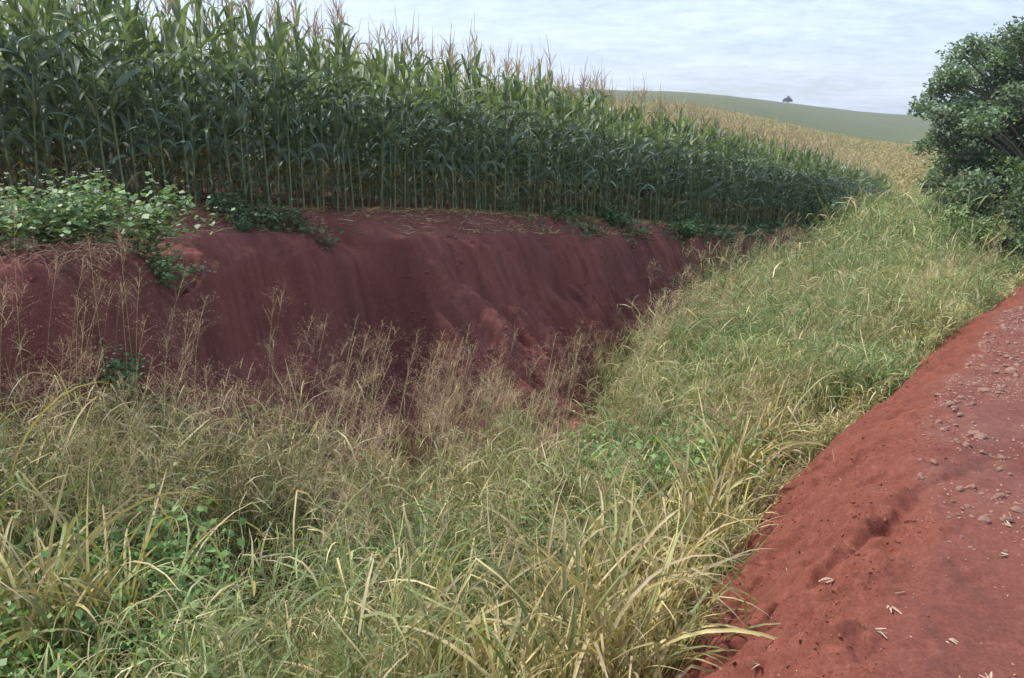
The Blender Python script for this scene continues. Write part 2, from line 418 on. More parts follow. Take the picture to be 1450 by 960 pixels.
M_tree = leaf_mat('tree_leaf', 0.55, 0.3, 0.35, nscale=1.2, var=0.3)
M_dry = leaf_mat('dry_plant', 0.8, 0.15, 0.2, tcol=(1.1, 1, .8), nscale=20, var=0.25)
M_bark = leaf_mat('bark', 0.9, 0.0, 0.1, nscale=25, var=0.4)
M_stone = soil_mat('stone', (.31, .17, .125), (.40, .245, .19), (.25, .11, .08), 0.006, 4.0)

# ---------------------------------------------------------------- ground sheet, split into road, ditch and fields
def geo(a, b, s0, g):
    out = [a]; s = s0; sg = 1 if b > a else -1
    while (b - out[-1]) * sg > 0:
        out.append(out[-1] + s * sg); s *= g
    return out
us = sorted(set(np.round(geo(-1.2, -1500, .03, 1.09)[1:] + list(np.arange(-1.2, 2.3, .016)) + list(np.arange(2.3, 4.2, .06)) + list(np.arange(4.2, 7.8, .026)) + geo(7.8, 1500, .05, 1.06), 4)))
vs_ = sorted(set(np.round(geo(1.0, -800, .03, 1.12)[1:] + list(np.arange(1.0, 6.5, .016)) + list(np.arange(6.5, 10, .026)) + geo(10, 40, .03, 1.004) + geo(40.2, 1900, .25, 1.03), 4)))
U, Vv = np.meshgrid(np.array(us), np.array(vs_), indexing='ij')
X, Y = uv2xy(U, Vv)
Z = ground(X, Y)
nu, nv = U.shape
idx = np.arange(nu * nv).reshape(nu, nv)
F = np.stack([idx[:-1, :-1], idx[1:, :-1], idx[1:, 1:], idx[:-1, 1:]], -1)
uc_ = (U[:-1, :-1] + U[1:, 1:]) / 2; vc_ = (Vv[:-1, :-1] + Vv[1:, 1:]) / 2; yc_ = (Y[:-1, :-1] + Y[1:, 1:]) / 2; xc_ = (X[:-1, :-1] + X[1:, 1:]) / 2
tt_ = xc_ / np.maximum(yc_, 1)
ycut = np.interp(tt_, [0, .157, .52, .8], [185, 190, 200, 210]) + 3 * perlin(xc_ * .03, yc_ * .03, 95)
cls = np.where(uc_ < u_crest(vc_) + 0.02, 0, np.where(uc_ < 3.2, 1, np.where(uc_ < u_rim(vc_) + .05, 2, 3)))
cls = np.where(uc_ < -4.5, 3, cls)
cls = np.where((yc_ > 52) | (vc_ > 52), 4, cls)
cls = np.where((yc_ > ycut), 5, cls)
allV = np.stack([X, Y, Z], -1).reshape(-1, 3)
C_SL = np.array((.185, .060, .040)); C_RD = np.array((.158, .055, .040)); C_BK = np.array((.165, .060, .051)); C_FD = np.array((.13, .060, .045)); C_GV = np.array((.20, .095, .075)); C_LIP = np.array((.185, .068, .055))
nz_ = fbm(X * .7, Y * .7, 4, 101)
m_rd = (1 - sstep(-.15, .25, U - u_crest(Vv) + .25 * nz_))[..., None]
CC = C_SL * (1 - m_rd) + C_RD * m_rd
gv = (sstep(3.9, 4.8, Vv + nz_) * (1 - sstep(11, 13, Vv)) * (1 - sstep(-.02, .12, U - u_crest(Vv) - .05 + .2 * nz_)) * np.clip(.6 + 1.2 * fbm(X * 2, Y * 2, 3, 103), 0, 1))[..., None]
CC = CC * (1 - gv * .4) + C_GV * gv * .4
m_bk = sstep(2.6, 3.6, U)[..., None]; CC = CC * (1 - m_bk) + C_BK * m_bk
redder = .75 * (sstep(.05, .75, fbm(X * .9, Y * .9, 3, 105) + .35 * (sstep(5.9, 5.0, U)) + .3 * sstep(6, 8, Vv)) * m_bk[..., 0])[..., None]  # brighter red noise patches, stronger low on the bank and further along the gully
CC = CC * (1 - .8 * redder) + np.array((.21, .068, .052)) * .8 * redder
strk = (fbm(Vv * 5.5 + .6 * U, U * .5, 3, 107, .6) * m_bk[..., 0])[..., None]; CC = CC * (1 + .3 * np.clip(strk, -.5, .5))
m_lp = sstep(-.12, .15, U - u_rim(Vv) + .1 * nz_)[..., None] * m_bk; CC = CC * (1 - m_lp) + C_LIP * m_lp
m_fd = sstep(-.3, .3, U - u_corn(Vv))[..., None]; CC = CC * (1 - m_fd) + C_FD * m_fd
m_r = sstep(-3, -4, U)[..., None]; CC = CC * (1 - m_r) + np.array((.12, .11, .05)) * m_r
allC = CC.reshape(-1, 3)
def sub(name, c, mat, label):
    f = F[cls == c]
    uq, inv = np.unique(f, return_inverse=True)
    o = quad_obj(name, allV[uq], inv.reshape(-1, 4), allC[uq], mat)
    tag(o, label, None, None, 'structure'); return o
sub('dirt_road', 0, M_soil, 'compacted red dirt road with gravel patch at the right')
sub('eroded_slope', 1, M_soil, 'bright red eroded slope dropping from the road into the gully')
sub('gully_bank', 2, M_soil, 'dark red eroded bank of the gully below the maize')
sub('field_ground', 3, M_soil, 'red brown soil under the maize field')
M_tan = soil_mat('ripe_field', (.37, .31, .13), (.31, .27, .11), (.28, .27, .11), 0.2, 0.12)
M_hill = soil_mat('green_hill', (.105, .120, .048), (.085, .102, .042), (.14, .14, .065), 0.1, 0.06)
sub('ripe_field_ground', 4, M_tan, 'tan ripe field on the far slope')
sub('green_hill', 5, M_hill, 'grey green crop covered hill on the horizon')

def in_view(x, y, z=0.0, m=1.25, top=-0.5):
    """roughly inside the camera's view with margin m"""
    d = y * math.cos(PITCH) - (z - CAMZ) * math.sin(PITCH)
    return (np.abs(x) < d * 0.65 * m + 0.4) & (d > 0.3)

#SECTION_MAIZE
# ---------------------------------------------------------------- maize
G_DK = np.array((.112, .155, .132)); G_MD = np.array((.145, .192, .150)); G_LT = np.array((.20, .255, .115)); STALK = np.array((.24, .29, .13)); DRY = np.array((.33, .25, .13))
def maize_spec(r):
    H = r.uniform(1.9, 2.15); nl = int(r.integers(17, 21)); az0 = r.uniform(0, 6.28)
    hs = H * np.linspace(.05, .97, nl) ** 1.0 + r.normal(0, .03, nl)
    f = hs / H
    az = az0 + np.arange(nl) * math.pi + r.normal(0, .35, nl)
    th0 = np.where(f > .8, r.uniform(.15, .40, nl), r.uniform(.45, .75, nl))
    curl = np.where(f > .8, r.uniform(.1, 1.3, nl), r.uniform(1.1, 2.4, nl)); curl = np.where(f < .3, r.uniform(1.2, 2.3, nl), curl)
    Ln = np.interp(f, [0, .25, .6, .85, 1], [.28, .50, .60, .44, .27]) * r.uniform(.85, 1.15, nl)
    w = np.interp(f, [0, .15, .3, .7, .9, 1], [.025, .04, .062, .074, .072, .05]) * r.uniform(.85, 1.15, nl)
    c = np.where((f[:, None] < .24) & (r.random((nl, 1)) < .55), DRY * r.uniform(.35, 1.0, (nl, 1)), np.where(f[:, None] > .72, G_MD * .4 + G_LT * .6, G_DK * .6 + G_MD * .4)) * r.uniform(.7, 1.35, (nl, 1)) * r.uniform(.85, 1.15)
    tw = r.normal(0, .6, nl); dr = r.normal(0, .5, nl)
    fd = np.where(r.random(nl) < .40, r.uniform(.5, .8, nl), 2.0); fa = r.uniform(.5, 1.0, nl)
    return dict(H=H, hs=hs, az=az, th0=th0, curl=curl, L=Ln, w=w, c=c, tw=tw, dr=dr, fd=fd, fa=fa, sx=r.normal(0, .05), sy=r.normal(0, .05))
def stalk_pt(sp, h): 
    t = h / sp['H']; return np.stack([sp['sx'] * t ** 2, sp['sy'] * t ** 2, h], -1)
def maize_leaf(acc, sp, i, n=8, crease=.35):
    ribbons(acc, stalk_pt(sp, np.array([sp['hs'][i]])), sp['az'][i], sp['th0'][i], sp['curl'][i], sp['L'][i], sp['w'][i], sp['c'][i], sp['c'][i] * 1.15, n=n, drift=sp['dr'][i], twist=sp['tw'][i], fold=(sp['fd'][i], sp['fa'][i]), crease=crease, mid=(.16, .24, .10))
def maize_stalk(acc, sp, k=6):
    hh = np.linspace(0, sp['H'] + .02, 9 if k > 3 else 4)
    tube(acc, stalk_pt(sp, hh), np.interp(hh, [0, .6, sp['H']], [.0135, .011, .005]), k, STALK * .9, G_LT)
def maize_tassel(acc, sp, r, nb=8, w=.006, n=3):
    top = stalk_pt(sp, np.array([sp['H']]))
    P = np.repeat(top, nb, 0) + np.stack([np.zeros(nb), np.zeros(nb), np.linspace(.06, .2, nb)], 1)
    P[0, 2] = top[0, 2]
    az = r.uniform(0, 6.28, nb); th = r.uniform(.2, .7, nb); th[0] = 0.03
    Ln = r.uniform(.16, .26, nb); Ln[0] = .60
    ribbons(acc, P, az, th, r.uniform(.0, .4, nb), Ln, w * 2.4, (.44, .36, .22), (.50, .36, .26), n=n, twist=r.normal(0, 1.5, nb), tip=.3, root=.8)
def maize_ear(acc, sp, r):
    h = r.uniform(.8, 1.05); a = r.uniform(0, 6.28); p0 = stalk_pt(sp, np.array([h]))[0]
    d = np.array((math.cos(a) * .35, math.sin(a) * .35, .93)); t = np.linspace(0, 1, 7)
    tube(acc, p0 + d * (t[:, None] * .22) + np.array((math.cos(a), math.sin(a), 0)) * .015, [.008, .020, .026, .026, .021, .012, .004], 7, (.16, .22, .08), (.24, .26, .10))
    q = p0 + d * .21
    ribbons(acc, np.tile(q, (6, 1)), r.uniform(0, 6.28, 6), .3, 1.8, .06, .005, (.25, .13, .06), (.20, .09, .05), n=3)
protos = []
for k in range(9):
    r = np.random.default_rng(100 + k); sp = maize_spec(r)
    root = empty('maize_plant', (0, 0, 0))
    a = Acc(); maize_stalk(a, sp); a.build('stalk', M_maize, root)
    for i in range(len(sp['hs'])):
        a = Acc(); maize_leaf(a, sp, i); a.build('leaf', M_maize, root)
    if k % 3 != 2 or True:
        a = Acc(); maize_tassel(a, sp, r); a.build('tassel', M_dry, root)
    a = Acc(); maize_ear(a, sp, r); a.build('ear', M_maize, root)
    protos.append((root, sp))
# rows run along the gully; nearest 300 in view are plants of their own
cand = []
for row in range(0, 90):
    off = row * 0.48
    step = 0.16 if row < 3 else 0.20 if row < 8 else (0.26 if row < 30 else 0.36)
    v = np.arange(-18, 58, step) + rng.uniform(-.05, .05, len(np.arange(-18, 58, step)))
    end = 41.5 + 0.10 * off
    v = v[(v < end)]
    u = u_corn(v) + off + rng.normal(0, .035, len(v)) + 0.05
    x, y = uv2xy(u, v)
    ok = in_view(x, y, 1.0, 1.3) & (y > 2)
    cand.append(np.stack([x[ok], y[ok], u[ok], v[ok], np.full(ok.sum(), row)], 1))
cand = np.concatenate(cand)
gone = rng.random(len(cand)) < .04
cand = cand[~gone]
dist = np.hypot(cand[:, 0], cand[:, 1])
inframe = in_view(cand[:, 0], cand[:, 1], 1.0, 1.0)
score = dist + cand[:, 4] * 9.0 + np.where(inframe, 0, 1000)
order = np.argsort(score)
near = cand[order[:298]]; rest = cand[order[298:]]
def vscale(v): return np.interp(v, [2, 5, 9, 16, 30], [1.04, 1.02, .97, 1.02, 1.16])
zn = ground(near[:, 0], near[:, 1])
GRP = 'maize plants along the edge of the field'
for j, (x, y, u, v, row) in enumerate(near):
    pr, sp = protos[j % len(protos)]
    o = pr if j < len(protos) else copy_tree(pr)
    o.location = (x, y, zn[j] - .01); s = rng.uniform(.95, 1.06) * float(vscale(v)); o.scale = (s, s, s * rng.uniform(.97, 1.05))
    o.rotation_euler = (rng.normal(0, .03), rng.normal(0, .03), rng.uniform(0, 6.28))
    px = 725 + 1116 * x / (y * math.cos(PITCH) + .3)
    fr = 'front row' if row == 0 else 'inner row'
    if px < 330: lab = f'tall green maize plant in the {fr} behind the white-flowered weeds'
    elif px < 560: lab = f'tall green maize plant in the {fr} above the left bank hollow'
    elif px < 860: lab = f'green maize plant in the {fr} above the rilled middle bank'
    elif px < 1060: lab = f'green maize plant in the {fr} where the bank meets the tall grass'
    else: lab = f'distant green maize plant in the {fr} near the far field end'
    tag(o, lab, 'maize plant', GRP)
acc = Acc()
specs = [maize_spec(np.random.default_rng(300 + k)) for k in range(14)]
lows = []
for k, sp in enumerate(specs):
    r = np.random.default_rng(400 + k)
    for lod in (0, 1):
        a = Acc()
        nl = len(sp['hs']); sel = np.arange(nl) if lod == 0 else np.arange(nl // 2, nl)
        P = stalk_pt(sp, sp['hs'][sel])
        ribbons(a, P, sp['az'][sel], sp['th0'][sel], sp['curl'][sel], sp['L'][sel], sp['w'][sel], sp['c'][sel], sp['c'][sel] * 1.15, n=5 if lod == 0 else 4, drift=sp['dr'][sel], twist=sp['tw'][sel], fold=(sp['fd'][sel], sp['fa'][sel]))
        maize_stalk(a, sp, 3)
        maize_tassel(a, sp, r, 6 if lod == 0 else 4, .007, 2)
        lows.append(a.arrays())
zr_ = ground(rest[:, 0], rest[:, 1])
def place_bulk(acc, arrs, X_, Y_, Z_, rz, sc):
    for k in range(len(arrs)):
        pass
kinds = rng.integers(0, 14, len(rest)) * 2 + (rest[:, 4] > 6)
for k in range(28):
    m = np.where(kinds == k)[0]
    if len(m) == 0: continue
    V0, F0, C0 = lows[k]
    rz = rng.uniform(0, 6.28, len(m)); sc = rng.uniform(.92, 1.06, len(m)) * vscale(rest[m, 3])
    ca, sa = np.cos(rz), np.sin(rz)
    Vx = (V0[None, :, 0] * ca[:, None] - V0[None, :, 1] * sa[:, None]) * sc[:, None] + rest[m, 0][:, None]
    Vy = (V0[None, :, 0] * sa[:, None] + V0[None, :, 1] * ca[:, None]) * sc[:, None] + rest[m, 1][:, None]
    Vz = V0[None, :, 2] * sc[:, None] + zr_[m][:, None]
    V = np.stack([Vx, Vy, Vz], -1).reshape(-1, 3)
    Fk = (F0[None] + (np.arange(len(m)) * len(V0))[:, None, None]).reshape(-1, 4)
    acc.add(V, Fk, np.tile(C0, (len(m), 1)))
o = acc.build('maize_crop', M_maize)
tag(o, 'dense green maize crop filling the field behind the edge rows', None, None, 'stuff')
print('maize rest', len(rest))

#SECTION_GRASS
# ---------------------------------------------------------------- grasses in the gully
YG = np.array((.34, .31, .125)); GG = np.array((.145, .24, .085)); SG = np.array((.56, .47, .26)); BR = np.array((.22, .15, .09)); PK = np.array((.33, .23, .15))
def u_g0(v): return np.interp(v, [0, 2, 4, 6, 8, 12, 17, 25, 45], [1.45, 1.45, 1.55, 1.60, 1.40, 1.10, .85, .5, -.5]) + .12 * perlin(v * 1.1, v * 0, 13)
def u_g1(v): return np.interp(v, [-3, 1, 3, 5, 6.5, 8, 10, 13, 17, 21, 25, 45], [6.2, 6.2, 5.9, 5.1, 4.1, 4.1, 4.9, 5.3, 5.6, 5.8, 6.2, 8.5]) + .25 * perlin(v * 1.0, v * 0, 14)
def scatter(n, va, vb, power=1.0):
    v = va + (vb - va) * rng.random(n) ** power
    lo, hi = u_g0(v), u_g1(v)
    u = lo + (hi - lo) * rng.random(n)
    x, y = uv2xy(u, v); ok = in_view(x, y, -1, 1.25) & (y > 1.3)
    return x[ok], y[ok], u[ok], v[ok]
def tufted(n, per, va, vb, spread=.07, power=1.0, cut=-.25, nseed=55):
    x, y, u, v = scatter(n, va, vb, power)
    keep = perlin(x * .9, y * .9, nseed) > cut
    x, y, u, v = x[keep], y[keep], u[keep], v[keep]
    m = len(x); tid = np.repeat(np.arange(m), per)
    X_ = np.repeat(x, per) + rng.normal(0, spread, m * per); Y_ = np.repeat(y, per) + rng.normal(0, spread, m * per)
    return X_, Y_, np.repeat(u, per), np.repeat(v, per), tid, m
LEAN = (0.10, -0.05, 0)
def blades(acc, n, per, va, vb, hmin, hmax, w, pal, seed, power=1.0, spread=.08, nseg=5, cut=-.3, lean=LEAN, curl=(.5, 1.6), foldp=.15):
    X_, Y_, u, v, tid, m = tufted(n, per, va, vb, spread, power, cut, seed)
    k = len(X_); Z_ = ground(X_, Y_) - .02
    th = rng.gamma(2., .13, k) ; hh = (rng.uniform(hmin, hmax, m)[tid]) * rng.uniform(.55, 1.1, k)
    hh *= np.clip(0.82 + .8 * perlin(X_ * .7, Y_ * .7, seed + 3), .35, 1.3) 
    # lower next to the bare soil on both sides
    hh *= .45 + .55 * sstep(0, .6, u - u_g0(v)) * sstep(0, .5, u_g1(v) - u)
    pal = np.asarray(pal); ci = rng.integers(0, len(pal), m)[tid]
    c = pal[ci] * .75 + pal[rng.integers(0, len(pal), k)] * .25
    pn = np.clip(.5 + 1.1 * perlin(X_ * .6, Y_ * .6, seed + 9), 0, 1)[:, None]
    c = c * (1 - .45 * pn) + GG * .45 * pn
    c = c * rng.uniform(.75, 1.25, (k, 1))
    c1 = np.where(rng.random((k, 1)) < .45, SG * rng.uniform(.8, 1.2, (k, 1)), c * 1.15)
    fold = (np.where(rng.random(k) < foldp, rng.uniform(.45, .8, k), 2), rng.uniform(.8, 1.7, k))
    ribbons(acc, np.stack([X_, Y_, Z_], 1), rng.uniform(0, 6.28, k), th, rng.uniform(*curl, k), hh, w * rng.uniform(.6, 1.3, k), c, c1, n=nseg, drift=rng.normal(0, .4, k), twist=rng.normal(0, .9, k), fold=fold, lean=lean)
def stemgrass(acc, n, per, va, vb, hmin, hmax, lw, lmin, lmax, nleaf, seed, cut=-.3, spread=.09, nseg=4, straw=.25, lean=LEAN):
    X_, Y_, u, v, tid, m = tufted(n, per, va, vb, spread, 1.0, cut, seed)
    k = len(X_); Z_ = ground(X_, Y_) - .02
    hh = (rng.uniform(hmin, hmax, m)[tid]) * rng.uniform(.6, 1.1, k) * np.clip(0.9 + .9 * perlin(X_ * .55, Y_ * .55, seed + 3), .4, 1.4)
    hh *= 1 - .5 * sstep(14, 18, v) * (1 - sstep(28, 34, v)) * (1 - sstep(1.2, 2.6, u))
    gap = perlin(X_ * 1.25, Y_ * 1.25, seed + 21) + .5 * perlin(X_ * 2.6, Y_ * 2.6, seed + 22)
    hh *= 1 - .72 * sstep(.12, .36, gap) * (1 - sstep(9, 14, v))
    hh *= 1 - .45 * np.exp(-(((u - 4.4) / .9) ** 2 + ((v - 6.3) / 1.3) ** 2))
    hh *= 1 + .3 * sstep(9, 12, v) * (1 - sstep(26, 34, v)) * sstep(1.6, 2.4, u) * (1 - sstep(4.4, 5.2, u))
    hh *= .4 + .6 * sstep(0, .7, u - u_g0(v)) * (.35 + .65 * sstep(0, .5, u_g1(v) - u))
    az = rng.uniform(0, 6.28, k); th = rng.gamma(2., .11, k)
    tone = np.clip(.58 + 1.5 * perlin(X_ * .7, Y_ * .7, seed + 9), 0, 1)[:, None]
    base = GG * tone + YG * (1 - tone)
    brown = (sstep(3.0, 3.9, u) * (1 - sstep(6.5, 8.0, v)) * np.clip(.55 + 1.3 * perlin(X_ * 1.1, Y_ * 1.1, seed + 15), 0, 1))[:, None] * .8
    base = base * (1 - brown) + np.array((.25, .185, .115)) * brown
    base = base * rng.uniform(.7, 1.25, (m, 1))[tid]
    pos = ribbons(acc, np.stack([X_, Y_, Z_], 1), az, th, rng.uniform(0, .6, k), hh, lw * .35, base * .8, base * 1.1 + SG * .15, n=5, tip=.5, root=1, twist=rng.normal(0, 1, k), lean=lean)
    t = (rng.random((k, nleaf)) * .8 + .12) * 5; i0 = np.minimum(t.astype(int), 4); f = (t - i0)[..., None]
    rows = np.arange(k)[:, None]
    Q = (pos[rows, i0] * (1 - f) + pos[rows, i0 + 1] * f).reshape(-1, 3); q = len(Q)
    c = np.repeat(base, nleaf, 0) * rng.uniform(.65, 1.35, (q, 1))
    st = rng.random((q, 1)) < straw * (1.4 - tone.repeat(nleaf, 0))
    c = np.where(st, SG * rng.uniform(.6, 1.25, (q, 1)), c)
    c1 = np.where(rng.random((q, 1)) < .35, SG * rng.uniform(.7, 1.3, (q, 1)), c * 1.1)
    hq = np.repeat(hh, nleaf)
    ribbons(acc, Q, rng.uniform(0, 6.28, q), rng.uniform(.15, 1.25, q), rng.uniform(.4, 2.0, q), rng.uniform(lmin, lmax, q) * np.clip(hq, .5, 1.2), lw * rng.uniform(.5, 1.3, q), c, c1, n=nseg, drift=rng.normal(0, .7, q), twist=rng.normal(0, 1.0, q), fold=(np.where(rng.random(q) < .35, rng.uniform(.35, .8, q), 2), rng.uniform(.7, 1.9, q)))
acc = Acc()
stemgrass(acc, 2500, 8, 0.5, 9.5, .55, 1.4, .010, .14, .38, 7, 55, cut=-.14)
stemgrass(acc, 5200, 7, 8, 19, .95, 1.7, .013, .16, .42, 6, 56, cut=-.5, nseg=3)
stemgrass(acc, 7500, 6, 17, 62, 1.2, 2.3, .026, .25, .60, 5, 57, cut=-.9, nseg=3)
blades(acc, 900, 22, 0.5, 8, .45, .9, .015, [YG, SG, GG], 59, cut=.0, foldp=.5, spread=.07, nseg=7)
blades(acc, 1200, 16, 7, 30, .6, 1.2, .016, [YG, GG, GG * .8, SG], 58, cut=-.2, foldp=.3)
o = acc.build('grass', M_leaf); tag(o, 'dense tall green and yellow grass filling the gully floor', None, None, 'stuff')

# dead thatch under the grass
acc = Acc()
x, y, u, v = scatter(26000, 0.3, 22, 1.3)
k = len(x)
ribbons(acc, np.stack([x, y, ground(x, y) + rng.uniform(0, .25, k)], 1), rng.uniform(0, 6.28, k), rng.uniform(.9, 1.7, k), rng.uniform(0, .8, k), rng.uniform(.2, .5, k), .008, BR * rng.uniform(.6, 1.3, (k, 1)), SG * rng.uniform(.5, 1, (k, 1)), n=3, twist=rng.normal(0, 1, k))
o = acc.build('thatch', M_dry); tag(o, 'dry brown stems lying under the tall grass', None, None, 'stuff')

# airy seed heads
def panicle(acc, P, H, lean_az, r, nb=26, size=.26, col=PK, w=.0022, spk=.0075):
    m = len(P)
    pos = ribbons(acc, P, lean_az, r.uniform(.03, .22, m), r.uniform(.1, .5, m), H, .004, GG * 1.2, SG * .9, n=5, tip=.6, root=1)
    top = pos[:, -1]; below = pos[:, -2]
    t = r.random((m, nb)) ** .8
    B = below[:, None] * (1 - t)[..., None] + top[:, None] * t[..., None]
    B = B.reshape(-1, 3); k = len(B)
    ln = size * (1.05 - .7 * t.ravel()) * r.uniform(.5, 1.0, k)
    cc = np.where(r.random((k, 1)) < .4, SG * .75, col) * r.uniform(.7, 1.3, (k, 1))
    az = r.uniform(0, 6.28, k); th = r.uniform(.5, 1.15, k)
    bp = ribbons(acc, B, az, th, r.uniform(.2, .9, k), ln, w, cc, cc, n=3, tip=.5, root=1)
    for q in (-1, -2):
        leaves(acc, bp[:, q] + r.normal(0, .006, (k, 3)), spk * (1.2 if q == -1 else 1), cc * 1.25, asp=.5)
    leaves(acc, (bp[:, -2] + bp[:, -1]) / 2 + r.normal(0, .01, (k, 3)), spk, cc * 1.1, asp=.5)
acc = Acc()
for (n_, va, vb, hm, hM, sd) in [(620, 1.6, 9, .8, 1.5, 61), (900, 9, 22, 1.2, 2.0, 62), (-420, 1.2, 7.5, 1.0, 1.75, 63), (-160, 8, 14, 1.0, 1.8, 64)]:
    x, y, u, v = scatter(abs(n_) * (1 if n_ > 0 else 3), va, vb)
    if n_ < 0: kk = u > 3.9; x, y, u, v = x[kk], y[kk], u[kk], v[kk]
    kp = (perlin(x * .8, y * .8, sd) > -.15) & (u > u_g0(v) + .5); x, y, u, v = x[kp], y[kp], u[kp], v[kp]
    P = np.stack([x, y, ground(x, y)], 1)
    panicle(acc, P, rng.uniform(hm, hM, len(x)), rng.uniform(-1.2, 1.2, len(x)), rng, nb=24, w=.0015 if va < 5 else .0035, spk=.008 if va < 5 else .013, col=PK * 1.1)
o = acc.build('seed_heads', M_dry); tag(o, 'haze of fine reddish seed heads above the grass', None, None, 'stuff')

#SECTION_MISC
def pt(px, py, d):
    """world point at depth d along the sight line of photo pixel px, py (used once to lay things out)"""
    a = (px - 725) / 1116 * d; b = (480 - py) / 1116 * d
    return np.array((a, d * math.cos(PITCH) + b * math.sin(PITCH), CAMZ - d * math.sin(PITCH) + b * math.cos(PITCH)))
def on_ground(px, d):
    for _ in range(1):
        x = (px - 725) / 1116 * d
    # find y so that depth is d
    y = d
    for _ in range(12):
        z = gz(x, y); y = (d + (z - CAMZ) * math.sin(PITCH)) / math.cos(PITCH)
    return x, y, gz(x, y)

# ripe maize on the far slope
acc = Acc()
n_ = 48000
yy = rng.uniform(55, 205, n_); t_ = rng.uniform(.02, .95, n_); xx = t_ * yy
kp = (yy < np.interp(t_, [0, .157, .52, .8], [183, 188, 198, 208]) + 3 * perlin(xx * .03, yy * .03, 95)) & (xy2uv(xx, yy)[1] > 50)
xx, yy = xx[kp], yy[kp]; k = len(xx); P = np.stack([xx, yy, ground(xx, yy)], 1)
for _ in range(3):
    ribbons(acc, P + rng.normal(0, .25, (k, 3)) * (1, 1, 0), rng.uniform(0, 6.28, k), rng.uniform(0, .35, k), rng.uniform(0, .7, k), rng.uniform(.2, .42, k), rng.uniform(.2, .45, k), np.array((.36, .31, .13)) * rng.uniform(.9, 1.1, (k, 1)), np.array((.42, .36, .16)) * rng.uniform(.85, 1.12, (k, 1)), n=2, tip=.3, root=1)
o = acc.build('ripe_maize', M_dry); tag(o, 'ripe straw coloured maize covering the far slope', None, None, 'stuff')

# dry litter along the field edge and on the bank lip
acc = Acc()
n_ = 15000
v = rng.uniform(1, 30, n_) ; ur = u_rim(v); ue = u_corn(v)
u = ur - .03 + (ue - ur + .5) * rng.random(n_) ** .8
x, y = uv2xy(u, v); kp = in_view(x, y, .5, 1.25) & (perlin(x * 1.3, y * 1.3, 120) > -.22); x, y, v = x[kp], y[kp], v[kp]; k = len(x)
f = np.clip(v / 9, .7, 2)
ribbons(acc, np.stack([x, y, ground(x, y) + .006], 1), rng.uniform(0, 6.28, k), rng.uniform(1.25, 1.62, k), rng.uniform(-.2, .2, k), rng.uniform(.05, .22, k), .010 * f * rng.uniform(.5, 1.5, k), SG * rng.uniform(.5, 1.45, (k, 1)) * (1, .9, .85), SG * rng.uniform(.35, 1.0, (k, 1)) * (1, .85, .8), n=3, tip=.4, root=1, twist=rng.normal(0, .5, k))
o = acc.build('crop_litter', M_dry); tag(o, 'dry maize leaf litter strewn between the bank lip and crop', None, None, 'stuff')
# small weeds low between the lip and the maize
acc = Acc()
n_ = 1500
v = np.concatenate([rng.uniform(1.5, 6.5, n_), rng.uniform(10, 34, n_)]); u = u_corn(v) - rng.uniform(-.2, .75, 2 * n_)
x, y = uv2xy(u, v); kp = in_view(x, y, .5, 1.2) & (perlin(x * .9, y * .9, 130) > np.where(v < 7, .22, .02)); x, y, v = x[kp], y[kp], v[kp]; k = len(x)
for q in range(6):
    h = rng.uniform(.02, .22, k)
    leaves(acc, np.stack([x + rng.normal(0, .05, k), y + rng.normal(0, .05, k), ground(x, y) + h], 1), np.clip(v / 9, 1, 2.2) * rng.uniform(.04, .08, k), np.array((.12, .18, .08)) * rng.uniform(.7, 1.3, (k, 1)), up=.9)
o = acc.build('ground_weeds', M_leaf); tag(o, 'low green weeds scattered at the foot of the maize', None, None, 'stuff')

# flowering weeds hanging over the lip at the left
def make_weed(seed, h=.55, rad=.42, nst=26, per=34, lsz=.055, flowers=18, c=(.17, .26, .115), name='flowering_weed'):
    r = np.random.default_rng(seed); root = empty(name, (0, 0, 0))
    a = Acc(); az = r.uniform(0, 6.28, nst); 
    P = np.zeros((nst, 3)); P[:, :2] = r.normal(0, .05, (nst, 2))
    pos = ribbons(a, P, az, r.uniform(.1, 1.0, nst), r.uniform(0, .5, nst), r.uniform(.6, 1.1, nst) * h * 1.15, .006, (.13, .17, .07), (.15, .22, .08), n=5, tip=.5, root=1)
    a.build('stems', M_leaf, root)
    a = Acc(); m = nst * per
    si = r.integers(0, nst, m); t = r.random(m) ** .6 * 5; i0 = np.minimum(t.astype(int), 4); f = (t - i0)[:, None]
    Q = pos[si, i0] * (1 - f) + pos[si, i0 + 1] * f + r.normal(0, rad * .13, (m, 3)); Q[:, 2] = np.maximum(Q[:, 2], .01)
    leaves(a, Q, r.uniform(.5, 1.25, m) * lsz, np.array(c) * r.uniform(.65, 1.35, (m, 1)), asp=.8, up=.7)
    a.build('leaves', M_leaf, root)
    for q in range(flowers):
        a = Acc(); si = r.integers(0, nst); Q = pos[si, -1] + r.normal(0, .05, 3) + (0, 0, .03)
        k = 5; az = np.arange(k) * 2 * math.pi / k
        ribbons(a, np.tile(Q, (k, 1)), az, .9, .5, .02, .013, (.66, .66, .60), (.60, .60, .55), n=2, tip=.5, root=.5)
        ribbons(a, np.tile(Q - (0, 0, .05), (2, 1)), (0, 1.5), .02, 0, .05, .003, (.2, .25, .1), (.2, .25, .1), n=1, tip=1, root=1)
        a.build('flower', M_dry, root)
    return root
wp = [make_weed(500 + i) for i in range(3)]
